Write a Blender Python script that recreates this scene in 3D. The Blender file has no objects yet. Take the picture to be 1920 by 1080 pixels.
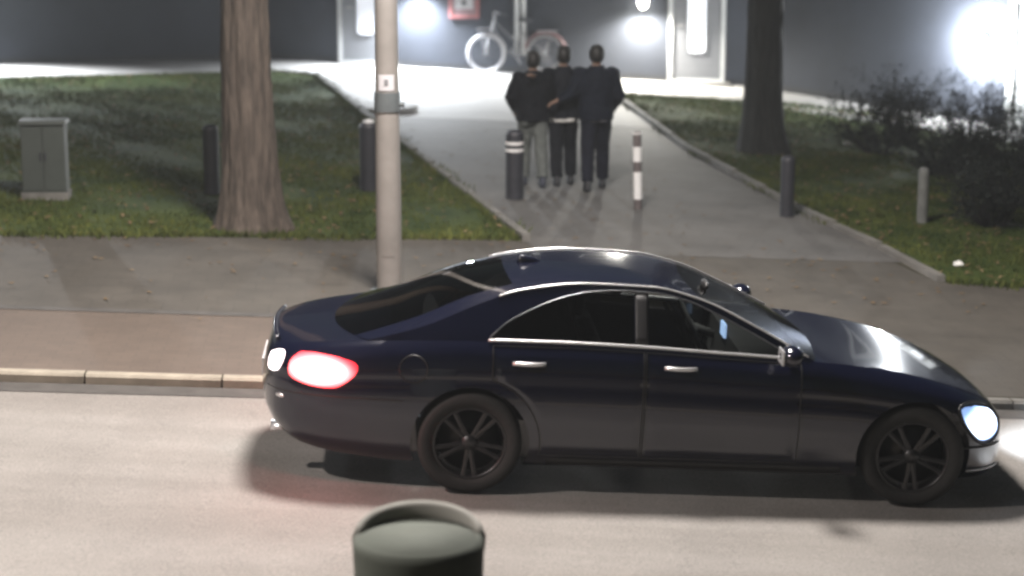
import bpy, bmesh, math, random
from mathutils import Vector, Matrix
from mathutils.geometry import delaunay_2d_cdt

SC = bpy.context.scene
COL = SC.collection
rad = math.radians
random.seed(7)

# ------------------------------------------------------------------ camera
cam_d = bpy.data.cameras.new("camera")
cam = bpy.data.objects.new("camera", cam_d)
COL.objects.link(cam)
cam.location = (0.0, 0.0, 3.942)
cam.rotation_euler = (rad(90 - 12.0), 0, 0)
cam_d.sensor_width = 36
cam_d.lens = 71.0
cam_d.clip_end = 2000
cam_d.dof.use_dof = True
cam_d.dof.focus_distance = 14.0
cam_d.dof.aperture_fstop = 1.2
SC.camera = cam

# ------------------------------------------------------------------ sky and moon-low sun
world = bpy.data.worlds.new("World")
SC.world = world
world.use_nodes = True
nt = world.node_tree
sky = nt.nodes.new("ShaderNodeTexSky")
sky.sky_type = 'NISHITA'
sky.sun_disc = False
sky.sun_elevation = rad(6)
sky.sun_rotation = rad(215)
nt.links.new(sky.outputs[0], nt.nodes["Background"].inputs[0])
nt.nodes["Background"].inputs[1].default_value = 0.012
sun_d = bpy.data.lights.new("sun", 'SUN')
sun_d.energy = 0.05
sun_d.angle = rad(12)
sun_d.color = (1.0, 0.86, 0.7)
sun = bpy.data.objects.new("sun", sun_d)
sun.rotation_euler = (rad(62), 0, rad(-35))
COL.objects.link(sun)

SC.view_settings.view_transform = 'Standard'
SC.view_settings.look = 'None'
SC.view_settings.gamma = 1
SC.view_settings.exposure = 0.0
SC.render.engine = 'CYCLES'
SC.cycles.use_denoising = True
SC.cycles.pixel_filter_type = 'BLACKMAN_HARRIS'
SC.cycles.filter_width = 2.8
SC.cycles.max_bounces = 5
SC.cycles.volume_bounces = 0
SC.cycles.transparent_max_bounces = 12
SC.cycles.sample_clamp_indirect = 4.0
SC.cycles.caustics_reflective = False
SC.cycles.caustics_refractive = False

# ------------------------------------------------------------------ materials
MATS = {}
def mat(name, col, rough=0.7, metal=0.0, vary=0.0, scale=4.0, bump=0.0, bscale=60.0, coat=0.0, spec=0.5, col2=None, detail=6.0, stretch=1.0):
    if name in MATS: return MATS[name]
    m = bpy.data.materials.new(name); m.use_nodes = True
    n = m.node_tree.nodes; l = m.node_tree.links
    b = n["Principled BSDF"]
    b.inputs["Base Color"].default_value = (*col, 1)
    b.inputs["Roughness"].default_value = rough
    b.inputs["Metallic"].default_value = metal
    b.inputs["Coat Weight"].default_value = coat
    b.inputs["Coat Roughness"].default_value = 0.04
    b.inputs["Specular IOR Level"].default_value = spec
    tc = n.new("ShaderNodeTexCoord")
    vec = tc.outputs["Object"]
    if stretch != 1:
        mp = n.new("ShaderNodeMapping"); mp.inputs["Scale"].default_value = (1, 1, stretch); l.new(vec, mp.inputs["Vector"]); vec = mp.outputs[0]
    if vary or col2:
        ns = n.new("ShaderNodeTexNoise"); ns.inputs["Scale"].default_value = scale
        ns.inputs["Detail"].default_value = detail; ns.inputs["Roughness"].default_value = 0.65
        l.new(vec, ns.inputs["Vector"])
        r = n.new("ShaderNodeValToRGB")
        c2 = col2 if col2 else tuple(min(1, c * (1 + vary)) for c in col)
        c1 = col if col2 else tuple(c * (1 - vary) for c in col)
        r.color_ramp.elements[0].position = 0.33; r.color_ramp.elements[0].color = (*c1, 1)
        r.color_ramp.elements[1].position = 0.68; r.color_ramp.elements[1].color = (*c2, 1)
        l.new(ns.outputs["Fac"], r.inputs["Fac"]); l.new(r.outputs["Color"], b.inputs["Base Color"])
    if bump:
        nb = n.new("ShaderNodeTexNoise"); nb.inputs["Scale"].default_value = bscale; nb.inputs["Detail"].default_value = 4
        l.new(vec, nb.inputs["Vector"])
        bp = n.new("ShaderNodeBump"); bp.inputs["Strength"].default_value = bump; bp.inputs["Distance"].default_value = 0.02
        l.new(nb.outputs["Fac"], bp.inputs["Height"]); l.new(bp.outputs["Normal"], b.inputs["Normal"])
    MATS[name] = m
    return m

def emit_mat(name, col, strength):
    if name in MATS: return MATS[name]
    m = bpy.data.materials.new(name); m.use_nodes = True
    b = m.node_tree.nodes["Principled BSDF"]
    b.inputs["Base Color"].default_value = (*col, 1)
    b.inputs["Roughness"].default_value = 0.2
    b.inputs["Emission Color"].default_value = (*col, 1)
    b.inputs["Emission Strength"].default_value = strength
    MATS[name] = m
    return m

def glass_mat(name, tint, gloss=0.03):
    if name in MATS: return MATS[name]
    m = bpy.data.materials.new(name); m.use_nodes = True
    n = m.node_tree.nodes; l = m.node_tree.links
    n.remove(n["Principled BSDF"])
    t = n.new("ShaderNodeBsdfTransparent"); t.inputs[0].default_value = (*tint, 1)
    g = n.new("ShaderNodeBsdfGlossy"); g.inputs["Roughness"].default_value = gloss
    fr = n.new("ShaderNodeFresnel"); fr.inputs[0].default_value = 1.5
    mx = n.new("ShaderNodeMixShader")
    l.new(fr.outputs[0], mx.inputs[0]); l.new(t.outputs[0], mx.inputs[1]); l.new(g.outputs[0], mx.inputs[2])
    l.new(mx.outputs[0], n["Material Output"].inputs[0])
    MATS[name] = m
    return m

def paving_mat(name, c1, c2, mortar, bw, bh, rough=0.8, rotz=0.0, offset=0.5, stain=0.35, msize=0.006):
    m = bpy.data.materials.new(name); m.use_nodes = True
    n = m.node_tree.nodes; l = m.node_tree.links
    b = n["Principled BSDF"]; b.inputs["Roughness"].default_value = rough
    tc = n.new("ShaderNodeTexCoord"); mp = n.new("ShaderNodeMapping"); mp.inputs["Rotation"].default_value = (0, 0, rotz)
    l.new(tc.outputs["Object"], mp.inputs["Vector"])
    br = n.new("ShaderNodeTexBrick"); br.offset = offset
    br.inputs["Color1"].default_value = (*c1, 1); br.inputs["Color2"].default_value = (*c2, 1); br.inputs["Mortar"].default_value = (*mortar, 1)
    br.inputs["Scale"].default_value = 1.0; br.inputs["Brick Width"].default_value = bw; br.inputs["Row Height"].default_value = bh
    br.inputs["Mortar Size"].default_value = msize; br.inputs["Bias"].default_value = 0.0
    l.new(mp.outputs[0], br.inputs["Vector"])
    ns = n.new("ShaderNodeTexNoise"); ns.inputs["Scale"].default_value = 0.9; ns.inputs["Detail"].default_value = 8; ns.inputs["Roughness"].default_value = 0.7
    l.new(tc.outputs["Object"], ns.inputs["Vector"])
    r = n.new("ShaderNodeValToRGB"); k = 1 - stain
    r.color_ramp.elements[0].position = 0.35; r.color_ramp.elements[0].color = (k, k, k, 1)
    r.color_ramp.elements[1].position = 0.65; r.color_ramp.elements[1].color = (1, 1, 1, 1)
    l.new(ns.outputs["Fac"], r.inputs["Fac"])
    mx = n.new("ShaderNodeMix"); mx.data_type = 'RGBA'; mx.blend_type = 'MULTIPLY'; mx.inputs[0].default_value = 1
    l.new(br.outputs["Color"], mx.inputs[6]); l.new(r.outputs["Color"], mx.inputs[7])
    l.new(mx.outputs[2], b.inputs["Base Color"])
    bp = n.new("ShaderNodeBump"); bp.inputs["Strength"].default_value = 0.3; bp.inputs["Distance"].default_value = 0.01
    l.new(br.outputs["Fac"], bp.inputs["Height"]); bp.invert = True
    l.new(bp.outputs[0], b.inputs["Normal"])
    MATS[name] = m
    return m

# ------------------------------------------------------------------ mesh helpers
class MB:
    def __init__(s): s.v = []; s.f = []
    def add(s, v, f):
        o = len(s.v); s.v += [tuple(p) for p in v]; s.f += [tuple(i + o for i in q) for q in f]; return s
    def box(s, c, d, rz=0.0, taper=1.0):
        hx, hy, hz = d[0] / 2, d[1] / 2, d[2] / 2; cs, sn = math.cos(rz), math.sin(rz); v = []
        for z in (-1, 1):
            k = taper if z > 0 else 1
            for x, y in ((-1, -1), (1, -1), (1, 1), (-1, 1)):
                X, Y = x * hx * k, y * hy * k
                v.append((c[0] + X * cs - Y * sn, c[1] + X * sn + Y * cs, c[2] + z * hz))
        return s.add(v, [(3, 2, 1, 0), (4, 5, 6, 7), (0, 1, 5, 4), (1, 2, 6, 5), (2, 3, 7, 6), (3, 0, 4, 7)])
    def tube(s, pts, rs, n=10, caps=True, flat=None):
        pts = [Vector(p) for p in pts]
        if not hasattr(rs, '__len__'): rs = [rs] * len(pts)
        v = []; f = []; ref = None
        for i, p in enumerate(pts):
            a = pts[max(0, i - 1)]; b = pts[min(len(pts) - 1, i + 1)]
            t = (b - a).normalized() if (b - a).length > 1e-9 else Vector((0, 0, 1))
            if ref is None:
                ref = Vector((1, 0, 0)) if abs(t.x) < 0.8 else Vector((0, 1, 0))
            u = (ref - t * ref.dot(t)).normalized(); w = t.cross(u); ref = u
            r = rs[i]; ru, rw = (r if hasattr(r, '__len__') else (r, r))
            for k in range(n):
                q = 2 * math.pi * k / n
                v.append(p + u * (math.cos(q) * ru) + w * (math.sin(q) * rw))
        for i in range(len(pts) - 1):
            for k in range(n):
                a = i * n + k; b = i * n + (k + 1) % n
                f.append((a, b, b + n, a + n))
        if caps:
            f.append(tuple(range(n - 1, -1, -1))); o = (len(pts) - 1) * n; f.append(tuple(o + k for k in range(n)))
        return s.add(v, f)
    def rings(s, rr, n=20):          # horizontal elliptical rings (cx,cy,z,rx,ry)
        v = []; f = []
        for (cx, cy, z, rx, ry) in rr:
            for k in range(n):
                q = 2 * math.pi * k / n
                v.append((cx + rx * math.cos(q), cy + ry * math.sin(q), z))
        for i in range(len(rr) - 1):
            for k in range(n):
                a = i * n + k; b = i * n + (k + 1) % n
                f.append((a, b, b + n, a + n))
        f.append(tuple(range(n - 1, -1, -1))); o = (len(rr) - 1) * n; f.append(tuple(o + k for k in range(n)))
        return s.add(v, f)
    def ball(s, c, r, n=14, m=9):
        rx, ry, rz = r if hasattr(r, '__len__') else (r, r, r)
        rr = [(c[0], c[1], c[2] + rz * math.sin(-math.pi / 2 + math.pi * (i + .15) / (m - .7)), rx * math.cos(-math.pi / 2 + math.pi * (i + .15) / (m - .7)), ry * math.cos(-math.pi / 2 + math.pi * (i + .15) / (m - .7))) for i in range(m)]
        return s.rings(rr, n)
    def ring(s, c, axis, R, r, n=36, m=8, arc=(0, 2 * math.pi), rflat=None):
        ax = Vector(axis).normalized(); u = ax.orthogonal().normalized()
        if abs(ax.z) < 0.9:
            u = Vector((0, 0, 1)); u = (u - ax * u.dot(ax)).normalized()
        w = ax.cross(u); full = abs(arc[1] - arc[0] - 2 * math.pi) < 1e-6
        v = []; f = []; cnt = n if full else n + 1
        for i in range(cnt):
            q = arc[0] + (arc[1] - arc[0]) * i / n
            d = u * math.cos(q) + w * math.sin(q)
            for k in range(m):
                z = 2 * math.pi * k / m
                v.append(Vector(c) + d * (R + r * math.cos(z)) + ax * ((rflat or r) * math.sin(z)))
        for i in range(n):
            i2 = (i + 1) % cnt
            for k in range(m):
                f.append((i * m + k, i * m + (k + 1) % m, i2 * m + (k + 1) % m, i2 * m + k))
        return s.add(v, f)
    def slope(s):
        s.v = [(x, y, z + gz(x)) for x, y, z in s.v]; return s
    def build(s, name, m, parent=None, smooth=False):
        me = bpy.data.meshes.new(name); me.from_pydata(s.v, [], s.f); me.update()
        bm = bmesh.new(); bm.from_mesh(me); bmesh.ops.recalc_face_normals(bm, faces=bm.faces); bm.to_mesh(me); bm.free()
        return link(name, me, m, parent, smooth)

def link(name, me, m, parent=None, smooth=False):
    o = bpy.data.objects.new(name, me); COL.objects.link(o)
    if m: me.materials.clear(); me.materials.append(m)
    if smooth: me.polygons.foreach_set("use_smooth", [True] * len(me.polygons))
    if parent: o.parent = parent
    return o

def tag(o, label=None, cat=None, group=None, kind=None):
    if label: o["label"] = label
    if cat: o["category"] = cat
    if group: o["group"] = group
    if kind: o["kind"] = kind
    return o

def thing(name, label, cat, loc=(0, 0, 0), rz=0.0, group=None):
    o = bpy.data.objects.new(name, None); COL.objects.link(o); o.empty_display_size = 0.2
    o.location = loc; o.rotation_euler = (0, 0, rz)
    return tag(o, label, cat, group)

def shell(mb, name, m, parent, voxel=0.012, smooth=4, disp=0.0):
    """one continuous skin over overlapping limbs"""
    me = bpy.data.meshes.new(name); me.from_pydata(mb.v, [], mb.f); me.update()
    bm = bmesh.new(); bm.from_mesh(me); bmesh.ops.recalc_face_normals(bm, faces=bm.faces); bm.to_mesh(me); bm.free()
    t = bpy.data.objects.new("temporary", me); COL.objects.link(t)
    r = t.modifiers.new("r", 'REMESH'); r.mode = 'VOXEL'; r.voxel_size = voxel
    k = t.modifiers.new("s", 'SMOOTH'); k.factor = 0.5; k.iterations = smooth
    if disp:
        tx = bpy.data.textures.new(name + "_folds", 'CLOUDS'); tx.noise_scale = 0.09
        dm = t.modifiers.new("d", 'DISPLACE'); dm.texture = tx; dm.strength = disp; dm.mid_level = 0.5
    dg = bpy.context.evaluated_depsgraph_get()
    res = bpy.data.meshes.new_from_object(t.evaluated_get(dg))
    bpy.data.objects.remove(t); bpy.data.meshes.remove(me)
    res.name = name
    return link(name, res, m, parent, True)

def sheet(name, pts, z, m, kind="structure"):
    me = bpy.data.meshes.new(name); me.from_pydata([(x, y, z + gz(x)) for x, y in pts], [], [tuple(range(len(pts)))]); me.update()
    if me.polygons[0].normal.z < 0: me.flip_normals()
    o = link(name, me, m); o["kind"] = kind
    return o

def in_poly(x, y, P):
    c = False; j = len(P) - 1
    for i in range(len(P)):
        if (P[i][1] > y) != (P[j][1] > y) and x < (P[j][0] - P[i][0]) * (y - P[i][1]) / (P[j][1] - P[i][1]) + P[i][0]: c = not c
        j = i
    return c

GRADE = 0.05                 # the whole site falls gently to the right
GB = 0.07                    # pavement level above the road
PITCH = math.atan(GRADE)
def gz(x): return -GRADE * x
ROAD_ANG = rad(4.5)
def RD(a, b):      # street frame: a along the street, b across it
    return (a * math.cos(ROAD_ANG) - b * math.sin(ROAD_ANG), a * math.sin(ROAD_ANG) + b * math.cos(ROAD_ANG))

# ------------------------------------------------------------------ ground, road, pavements
m_ground = mat("bare_soil", (0.045, 0.042, 0.03), 0.95, vary=0.4, scale=2.0, bump=0.4, bscale=30, spec=0.08)
m_lawn = mat("turf_soil", (0.018, 0.034, 0.010), 0.95, scale=1.6, col2=(0.06, 0.078, 0.022), bump=0.5, bscale=25, spec=0.08)
m_cycle = paving_mat("brown_clinker", (0.108, 0.083, 0.066), (0.098, 0.076, 0.061), (0.08, 0.063, 0.051), 0.2, 0.1, rotz=-ROAD_ANG, stain=0.25, msize=.004)
m_walk = paving_mat("concrete_slabs", (0.076, 0.068, 0.057), (0.070, 0.063, 0.053), (0.058, 0.052, 0.044), 0.3, 0.3, rotz=-ROAD_ANG, stain=0.4)
m_path = paving_mat("path_slabs", (0.108, 0.105, 0.1), (0.098, 0.096, 0.092), (0.08, 0.077, 0.073), 0.4, 0.4, rotz=rad(14), stain=0.35)
m_strip = paving_mat("pale_slabs", (0.36, 0.35, 0.34), (0.32, 0.315, 0.31), (0.2, 0.2, 0.19), 0.5, 0.5, rotz=rad(26.7), stain=0.2)
m_kerb = mat("kerb_concrete", (0.25, 0.225, 0.18), 0.85, vary=0.2, scale=5, bump=0.2, bscale=80)
m_edge = mat("edging_concrete", (0.13, 0.125, 0.115), 0.9, vary=0.25, scale=5, bump=0.2, bscale=80)
m_gutter_shade = mat("gutter_stone_and_shade", (0.06, 0.056, 0.052), 0.85, vary=0.25, scale=6)

def road_mat():
    m = mat("road_surface", (0.24, 0.229, 0.217), 0.85, vary=0.10, scale=1.3, bump=0.3, bscale=160)
    n = m.node_tree.nodes; l = m.node_tree.links; b = n["Principled BSDF"]
    src = b.inputs["Base Color"].links[0].from_socket; tc = n["Texture Coordinate"]
    g = n.new("ShaderNodeTexNoise"); g.inputs["Scale"].default_value = 70; g.inputs["Detail"].default_value = 3; l.new(tc.outputs["Object"], g.inputs["Vector"])
    r = n.new("ShaderNodeValToRGB"); r.color_ramp.elements[0].position = .3; r.color_ramp.elements[0].color = (.68, .68, .68, 1); r.color_ramp.elements[1].position = .62; r.color_ramp.elements[1].color = (1.06, 1.05, 1.03, 1); l.new(g.outputs["Fac"], r.inputs["Fac"])
    mx = n.new("ShaderNodeMix"); mx.data_type = 'RGBA'; mx.blend_type = 'MULTIPLY'; mx.inputs[0].default_value = 1; l.new(src, mx.inputs[6]); l.new(r.outputs[0], mx.inputs[7])
    mp = n.new("ShaderNodeMapping"); mp.inputs["Rotation"].default_value = (0, 0, -ROAD_ANG); mp.inputs["Scale"].default_value = (.06, 1.1, 1); l.new(tc.outputs["Object"], mp.inputs["Vector"])
    t = n.new("ShaderNodeTexNoise"); t.inputs["Scale"].default_value = 1.6; t.inputs["Detail"].default_value = 5; l.new(mp.outputs[0], t.inputs["Vector"])
    r2 = n.new("ShaderNodeValToRGB"); r2.color_ramp.elements[0].position = .38; r2.color_ramp.elements[0].color = (.82, .81, .80, 1); r2.color_ramp.elements[1].position = .6; r2.color_ramp.elements[1].color = (1, 1, 1, 1); l.new(t.outputs["Fac"], r2.inputs["Fac"])
    m2 = n.new("ShaderNodeMix"); m2.data_type = 'RGBA'; m2.blend_type = 'MULTIPLY'; m2.inputs[0].default_value = 1; l.new(mx.outputs[2], m2.inputs[6]); l.new(r2.outputs[0], m2.inputs[7])
    l.new(m2.outputs[2], b.inputs["Base Color"]); return m
m_asphalt = road_mat()
sheet("road", [RD(-150, 9.15), RD(150, 9.15), RD(150, 14.37), RD(-150, 14.37)], 0.0, m_asphalt)
sheet("ground", [RD(-300, 14.6), RD(300, 14.6), RD(300, 500), RD(-300, 500)], GB, m_ground)
sheet("cycle_path", [RD(-150, 14.72), RD(-.2, 14.72), RD(.6, 16.66), RD(-150, 16.66)], GB + .004, m_cycle)
sheet("drive_crossing", [RD(-.2, 14.72), RD(150, 14.72), RD(150, 16.72), RD(.63, 16.72)], GB + .003, m_walk)
sheet("pavement", [RD(-150, 16.72), RD(150, 16.72), RD(150, 19.3), (5.02, 19.38), (4.19, 19.44), (3.7, 21.2), (0.15, 20.6), (-2.58, 20.06), (-5.0, 19.5), RD(-150, 20.2)], GB + .004, m_walk)
sheet("near_pavement", [RD(-150, -60), RD(150, -60), RD(150, 8.9), RD(-150, 8.9)], GB, m_walk)

kerb_line = thing("kerb", None, None); tag(kerb_line, kind="structure")
kerb_stone = None
def kerb_run(root, b0, width, top, a0, a1, step, m, name="kerb_stone"):
    proto = None; a = a0
    while a < a1:
        if proto is None:
            mb = MB(); w = width / 2; L = step - 0.012; ch = 0.018
            prof = [(-w, 0.0), (-w, top - ch), (-w + ch, top), (w - ch, top), (w, top - ch), (w, 0.0)]
            v = [(x, y, z) for x in (0, L) for (y, z) in prof]; k = len(prof)
            f = [tuple(range(k)), tuple(range(2 * k - 1, k - 1, -1))] + [(i, (i + 1) % k, k + (i + 1) % k, k + i) for i in range(k)]
            mb.add(v, f); o = mb.build(name, m, root); proto = o
        else:
            o = proto.copy(); COL.objects.link(o); o.parent = root
        x, y = RD(a, b0); o.location = (x, y, gz(x) + random.uniform(-0.004, 0.0)); o.rotation_euler = (0, PITCH, ROAD_ANG + random.uniform(-0.002, 0.002))
        a += step
kerb_run(kerb_line, 14.65, 0.13, GB + .012, -9, 0, 1.0, m_kerb)
kerb_run(kerb_line, 14.65, 0.13, GB + .004, 0, 9, 1.0, m_edge, "dropped_kerb_stone")
far = MB()
for a, b in ((-150, -9), (9, 150)):
    x, y = RD((a + b) / 2, 14.65); far.box((x, y, GB / 2), (b - a, 0.15, GB + .02), ROAD_ANG)
far.slope().build("kerb_run", m_kerb, kerb_line)
near_kerb = thing("near_kerb", None, None); tag(near_kerb, kind="structure")
nk = MB(); x, y = RD(0, 9.02); nk.box((x, y, GB / 2), (300, 0.22, GB + .02), ROAD_ANG); nk.slope().build("kerb_run", m_kerb, near_kerb)
sheet("gutter", [RD(-150, 14.34), RD(150, 14.34), RD(150, 14.6), RD(-150, 14.6)], 0.005, m_gutter_shade)
sheet("kerb_shade_strip", [RD(-150, 16.64), RD(.6, 16.64), RD(.6, 16.78), RD(-150, 16.78)], GB + .008, m_gutter_shade)  # dark strip stands in for kerb shade between cycle path and pavement

PATH = [(-3.45, 35.8), (-2.26, 30.61), (-0.71, 24.3), (0.22, 20.22), (0.26, 20.0), (4.05, 20.4), (3.87, 21.17), (3.28, 23.54), (2.40, 28.2), (1.81, 33.38), (1.6, 35.4)]
sheet("footpath", PATH, GB + .0065, m_path)
sheet("forecourt", [(-3.45, 35.8), (-2.26, 30.61), (-2.12, 30.1), (2.16, 30.3), (1.81, 33.38), (1.6, 35.4)], GB + .009, m_strip)
def unit(x, y): return Vector((x, y)).normalized()
B0 = Vector((-4.6, 37.5)); C0 = Vector((4.35, 36.95))
MAINT = (C0 - B0).normalized(); MAINN = Vector((MAINT.y, -MAINT.x))
WINGT = unit(0.657, -0.754); WINGN = Vector((WINGT.y, -WINGT.x))
LEFTT = unit(-0.80, -0.60); LEFTN = Vector((-LEFTT.y, LEFTT.x))
E0 = C0 + WINGT * 12; A0 = B0 + LEFTT * 13
def fac(s, d, T=MAINT, N=MAINN, O=B0): p = O + T * s + N * d; return (p.x, p.y)
sheet("paving_strip", [fac(0, 0), fac(8.97, 0), fac(12, 0, WINGT, WINGN, C0), fac(12, 1.3, WINGT, WINGN, C0), fac(8.2, 2.3), fac(4.0, 2.3), fac(0.6, 1.9), fac(13, 1.5, LEFTT, LEFTN, B0), fac(13, 0, LEFTT, LEFTN, B0)], GB + .012, m_strip)

LAWN_L = [(-28, 18.5), (-5.0, 19.5), (-2.58, 20.06), (0.08, 20.6), (-0.81, 24.3), (-2.36, 30.6), (-3.4, 35.1), (-4.3, 35.5), (-14, 28.0), (-28, 28)]
LAWN_R = [(4.29, 19.46), (5.02, 19.4), (14, 19.6), (14, 24), (9.6, 28.6), (6.5, 32.95), (4.9, 34.3), (2.0, 34.6), (1.9, 33.38), (2.52, 28.2), (3.40, 23.54), (3.98, 21.17)]
sheet("left_lawn", LAWN_L, GB + .008, m_lawn)
sheet("right_lawn", LAWN_R, GB + .008, m_lawn)

# edging stones along the footpath
def edging(name, pts, m):
    root = thing(name, None, None); tag(root, kind="structure"); proto = None
    for (x0, y0), (x1, y1) in zip(pts[:-1], pts[1:]):
        L = math.hypot(x1 - x0, y1 - y0); n = max(1, int(L / 1.0)); a = math.atan2(y1 - y0, x1 - x0)
        for i in range(n):
            t = (i + .5) / n
            if proto is None:
                mb = MB(); mb.box((0, 0, 0), (0.985, 0.09, 0.16), 0, 0.97); o = mb.build("edging_stone", m, root); proto = o
            else:
                o = proto.copy(); COL.objects.link(o); o.parent = root
            o.location = (x0 + (x1 - x0) * t, y0 + (y1 - y0) * t, GB - .015 + gz(x0 + (x1 - x0) * t) + random.uniform(-.006, .006)); o.rotation_euler = (0, 0, a + random.uniform(-.01, .01)); o.scale = (L / n, 1, 1)
edging("left_path_edging", [(-3.42, 35.3), (-2.31, 30.61), (-0.76, 24.3), (0.16, 20.55)], m_edge)
edging("right_path_edging", [(1.86, 33.4), (2.46, 28.2), (3.34, 23.54), (3.92, 21.17), (4.24, 19.46)], m_edge)

# grass blades
def grass(name, poly, count, seed, hmax, m, near=None):
    rnd = random.Random(seed); xs = [p[0] for p in poly]; ys = [p[1] for p in poly]
    v = []; f = []; k = 0; tries = 0
    x0, x1 = max(-9.5, min(xs)), min(9.0, max(xs)); y0, y1 = min(ys), max(ys)
    while k < count and tries < count * 6:
        tries += 1
        x = rnd.uniform(x0, x1); y = rnd.uniform(y0, y1)
        if not in_poly(x, y, poly): continue
        d = math.sin(x * 2.1 + 1.7 * math.sin(y * 1.3)) + math.sin(y * 1.9 + 1.2 * math.sin(x * 1.7 + 2)) + .6 * math.sin(x * 5.3 + y * 4.1)
        if d < rnd.uniform(-2.4, 0.3): continue
        h = hmax * rnd.uniform(.35, 1) * (0.8 + 0.12 * d); a = rnd.uniform(0, 6.283); w = rnd.uniform(.006, .013)
        lx, ly = rnd.uniform(-.6, .6) * h, rnd.uniform(-.6, .6) * h; cx, cy = math.cos(a) * w, math.sin(a) * w
        g0 = GB + gz(x); o = len(v); v += [(x - cx, y - cy, g0), (x + cx, y + cy, g0), (x + lx, y + ly, g0 + h)]; f.append((o, o + 1, o + 2)); k += 1
    for (ax, ay), (bx_, by_) in zip(poly, poly[1:]):          # ragged tufts hanging over the edges
        L = math.hypot(bx_ - ax, by_ - ay)
        if max(abs(ax), abs(bx_)) > 9: continue
        for _ in range(int(L * 260)):
            t = rnd.random(); j = rnd.gauss(0, .05) * (1 + .8 * math.sin(t * L * 2.3)); x = ax + (bx_ - ax) * t - (by_ - ay) / L * j; y = ay + (by_ - ay) * t + (bx_ - ax) / L * j
            h = hmax * rnd.uniform(.5, 1.25); a = rnd.uniform(0, 6.283); w = rnd.uniform(.007, .014); g0 = GB + gz(x); cx, cy = math.cos(a) * w, math.sin(a) * w
            o = len(v); v += [(x - cx, y - cy, g0), (x + cx, y + cy, g0), (x + rnd.uniform(-.7, .7) * h, y + rnd.uniform(-.7, .7) * h, g0 + h)]; f.append((o, o + 1, o + 2))
    me = bpy.data.meshes.new(name); me.from_pydata(v, [], f); me.update()
    return link(name, me, m)
m_grass = mat("grass_blades", (0.022, 0.038, 0.011), 0.7, scale=1.1, col2=(0.108, 0.116, 0.028), detail=8, spec=0.08)
tag(grass("left_grass", LAWN_L, 70000, 3, 0.075, m_grass), "patchy short grass on the lawn left of the footpath", "grass", kind="stuff")
tag(grass("right_grass", LAWN_R, 60000, 4, 0.075, m_grass), "patchy short grass on the lawn right of the footpath", "grass", kind="stuff")
m_leaf = mat("dead_leaf", (0.09, 0.055, 0.03), 0.8, scale=3, col2=(0.19, 0.14, 0.08), spec=0.08)
def litter_leaves():
    rnd = random.Random(11); v = []; f = []
    for i in range(2600):
        P = LAWN_L if i % 2 else LAWN_R
        while True:
            x, y = rnd.uniform(-9, 8), rnd.uniform(19.4, 34)
            if in_poly(x, y, P): break
        a = rnd.uniform(0, 6.28); r = rnd.uniform(.025, .055); z = GB + gz(x) + .02 + rnd.uniform(0, .03); tl = rnd.uniform(-.02, .02)
        o = len(v); v += [(x + r * math.cos(a), y + r * math.sin(a), z + tl), (x - .5 * r * math.sin(a), y + .5 * r * math.cos(a), z + .01), (x - r * math.cos(a), y - r * math.sin(a), z - tl), (x + .5 * r * math.sin(a), y - .5 * r * math.cos(a), z + .004)]
        f.append((o, o + 1, o + 2, o + 3))
    for i in range(420):
        x = rnd.uniform(-7, 7); y = 20.4 + .08 * min(x, 0) - abs(rnd.gauss(0, 1.6)) if i % 3 else rnd.uniform(20.5, 29)
        if i % 3 == 0: x = rnd.uniform(-.2, 3.2) - .22 * (y - 21)
        a = rnd.uniform(0, 6.28); r = rnd.uniform(.02, .045); z = GB + gz(x) + .017
        o = len(v); v += [(x + r * math.cos(a), y + r * math.sin(a), z + .008), (x - .5 * r * math.sin(a), y + .5 * r * math.cos(a), z), (x - r * math.cos(a), y - r * math.sin(a), z + .005), (x + .5 * r * math.sin(a), y - .5 * r * math.cos(a), z + .001)]
        f.append((o, o + 1, o + 2, o + 3))
    me = bpy.data.meshes.new("fallen_leaves"); me.from_pydata(v, [], f); me.update()
    return link("fallen_leaves", me, m_leaf)
tag(litter_leaves(), "brown fallen leaves scattered over the lawns and paving", "leaves", kind="stuff")

# ------------------------------------------------------------------ building
m_wall = mat("dark_render", (0.023, 0.027, 0.038), 0.85, vary=0.16, scale=1.4, bump=0.25, bscale=45)
m_white = mat("white_paint", (0.62, 0.63, 0.63), 0.5, vary=0.08, scale=4)
m_doorgrey = mat("grey_door_paint", (0.16, 0.165, 0.18), 0.5, vary=0.08, scale=3)
m_plinth = mat("plinth_black", (0.02, 0.021, 0.025), 0.8, vary=0.2, scale=4)
m_metal = mat("brushed_metal", (0.5, 0.5, 0.5), 0.35, 0.9)
bld = thing("apartment_building", "dark grey rendered apartment building with angled wings around the lawns", "building", (0, 0, 0))
WH = 5.8
def wall_part(P, Q, N, ext0=0.0, ext1=0.0):
    d = (Q - P).normalized(); p = P - d * ext0; q = Q + d * ext1
    mid = (p + q) / 2 - N * 0.15; L = (q - p).length
    mb = MB(); mb.box((mid.x, mid.y, WH / 2 - .5), (L, 0.3, WH + 1), math.atan2(d.y, d.x)); mb.build("wall", m_wall, bld)
    pl = MB(); m2 = (p + q) / 2 + N * 0.006; pl.box((m2.x, m2.y, GB + .05), (L, 0.012, 0.14), math.atan2(d.y, d.x)); pl.slope().build("plinth", m_plinth, bld)
    rf = MB(); m3 = (p + q) / 2 - N * 0.1; rf.box((m3.x, m3.y, WH + 0.06), (L, 0.6, 0.12), math.atan2(d.y, d.x)); rf.build("coping", m_plinth, bld)
wall_part(B0, C0, MAINN, 0.0, 0.0)
wall_part(C0, E0, WINGN, 0.15, 0)
wall_part(B0, A0, LEFTN, 0.15, 0)

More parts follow.
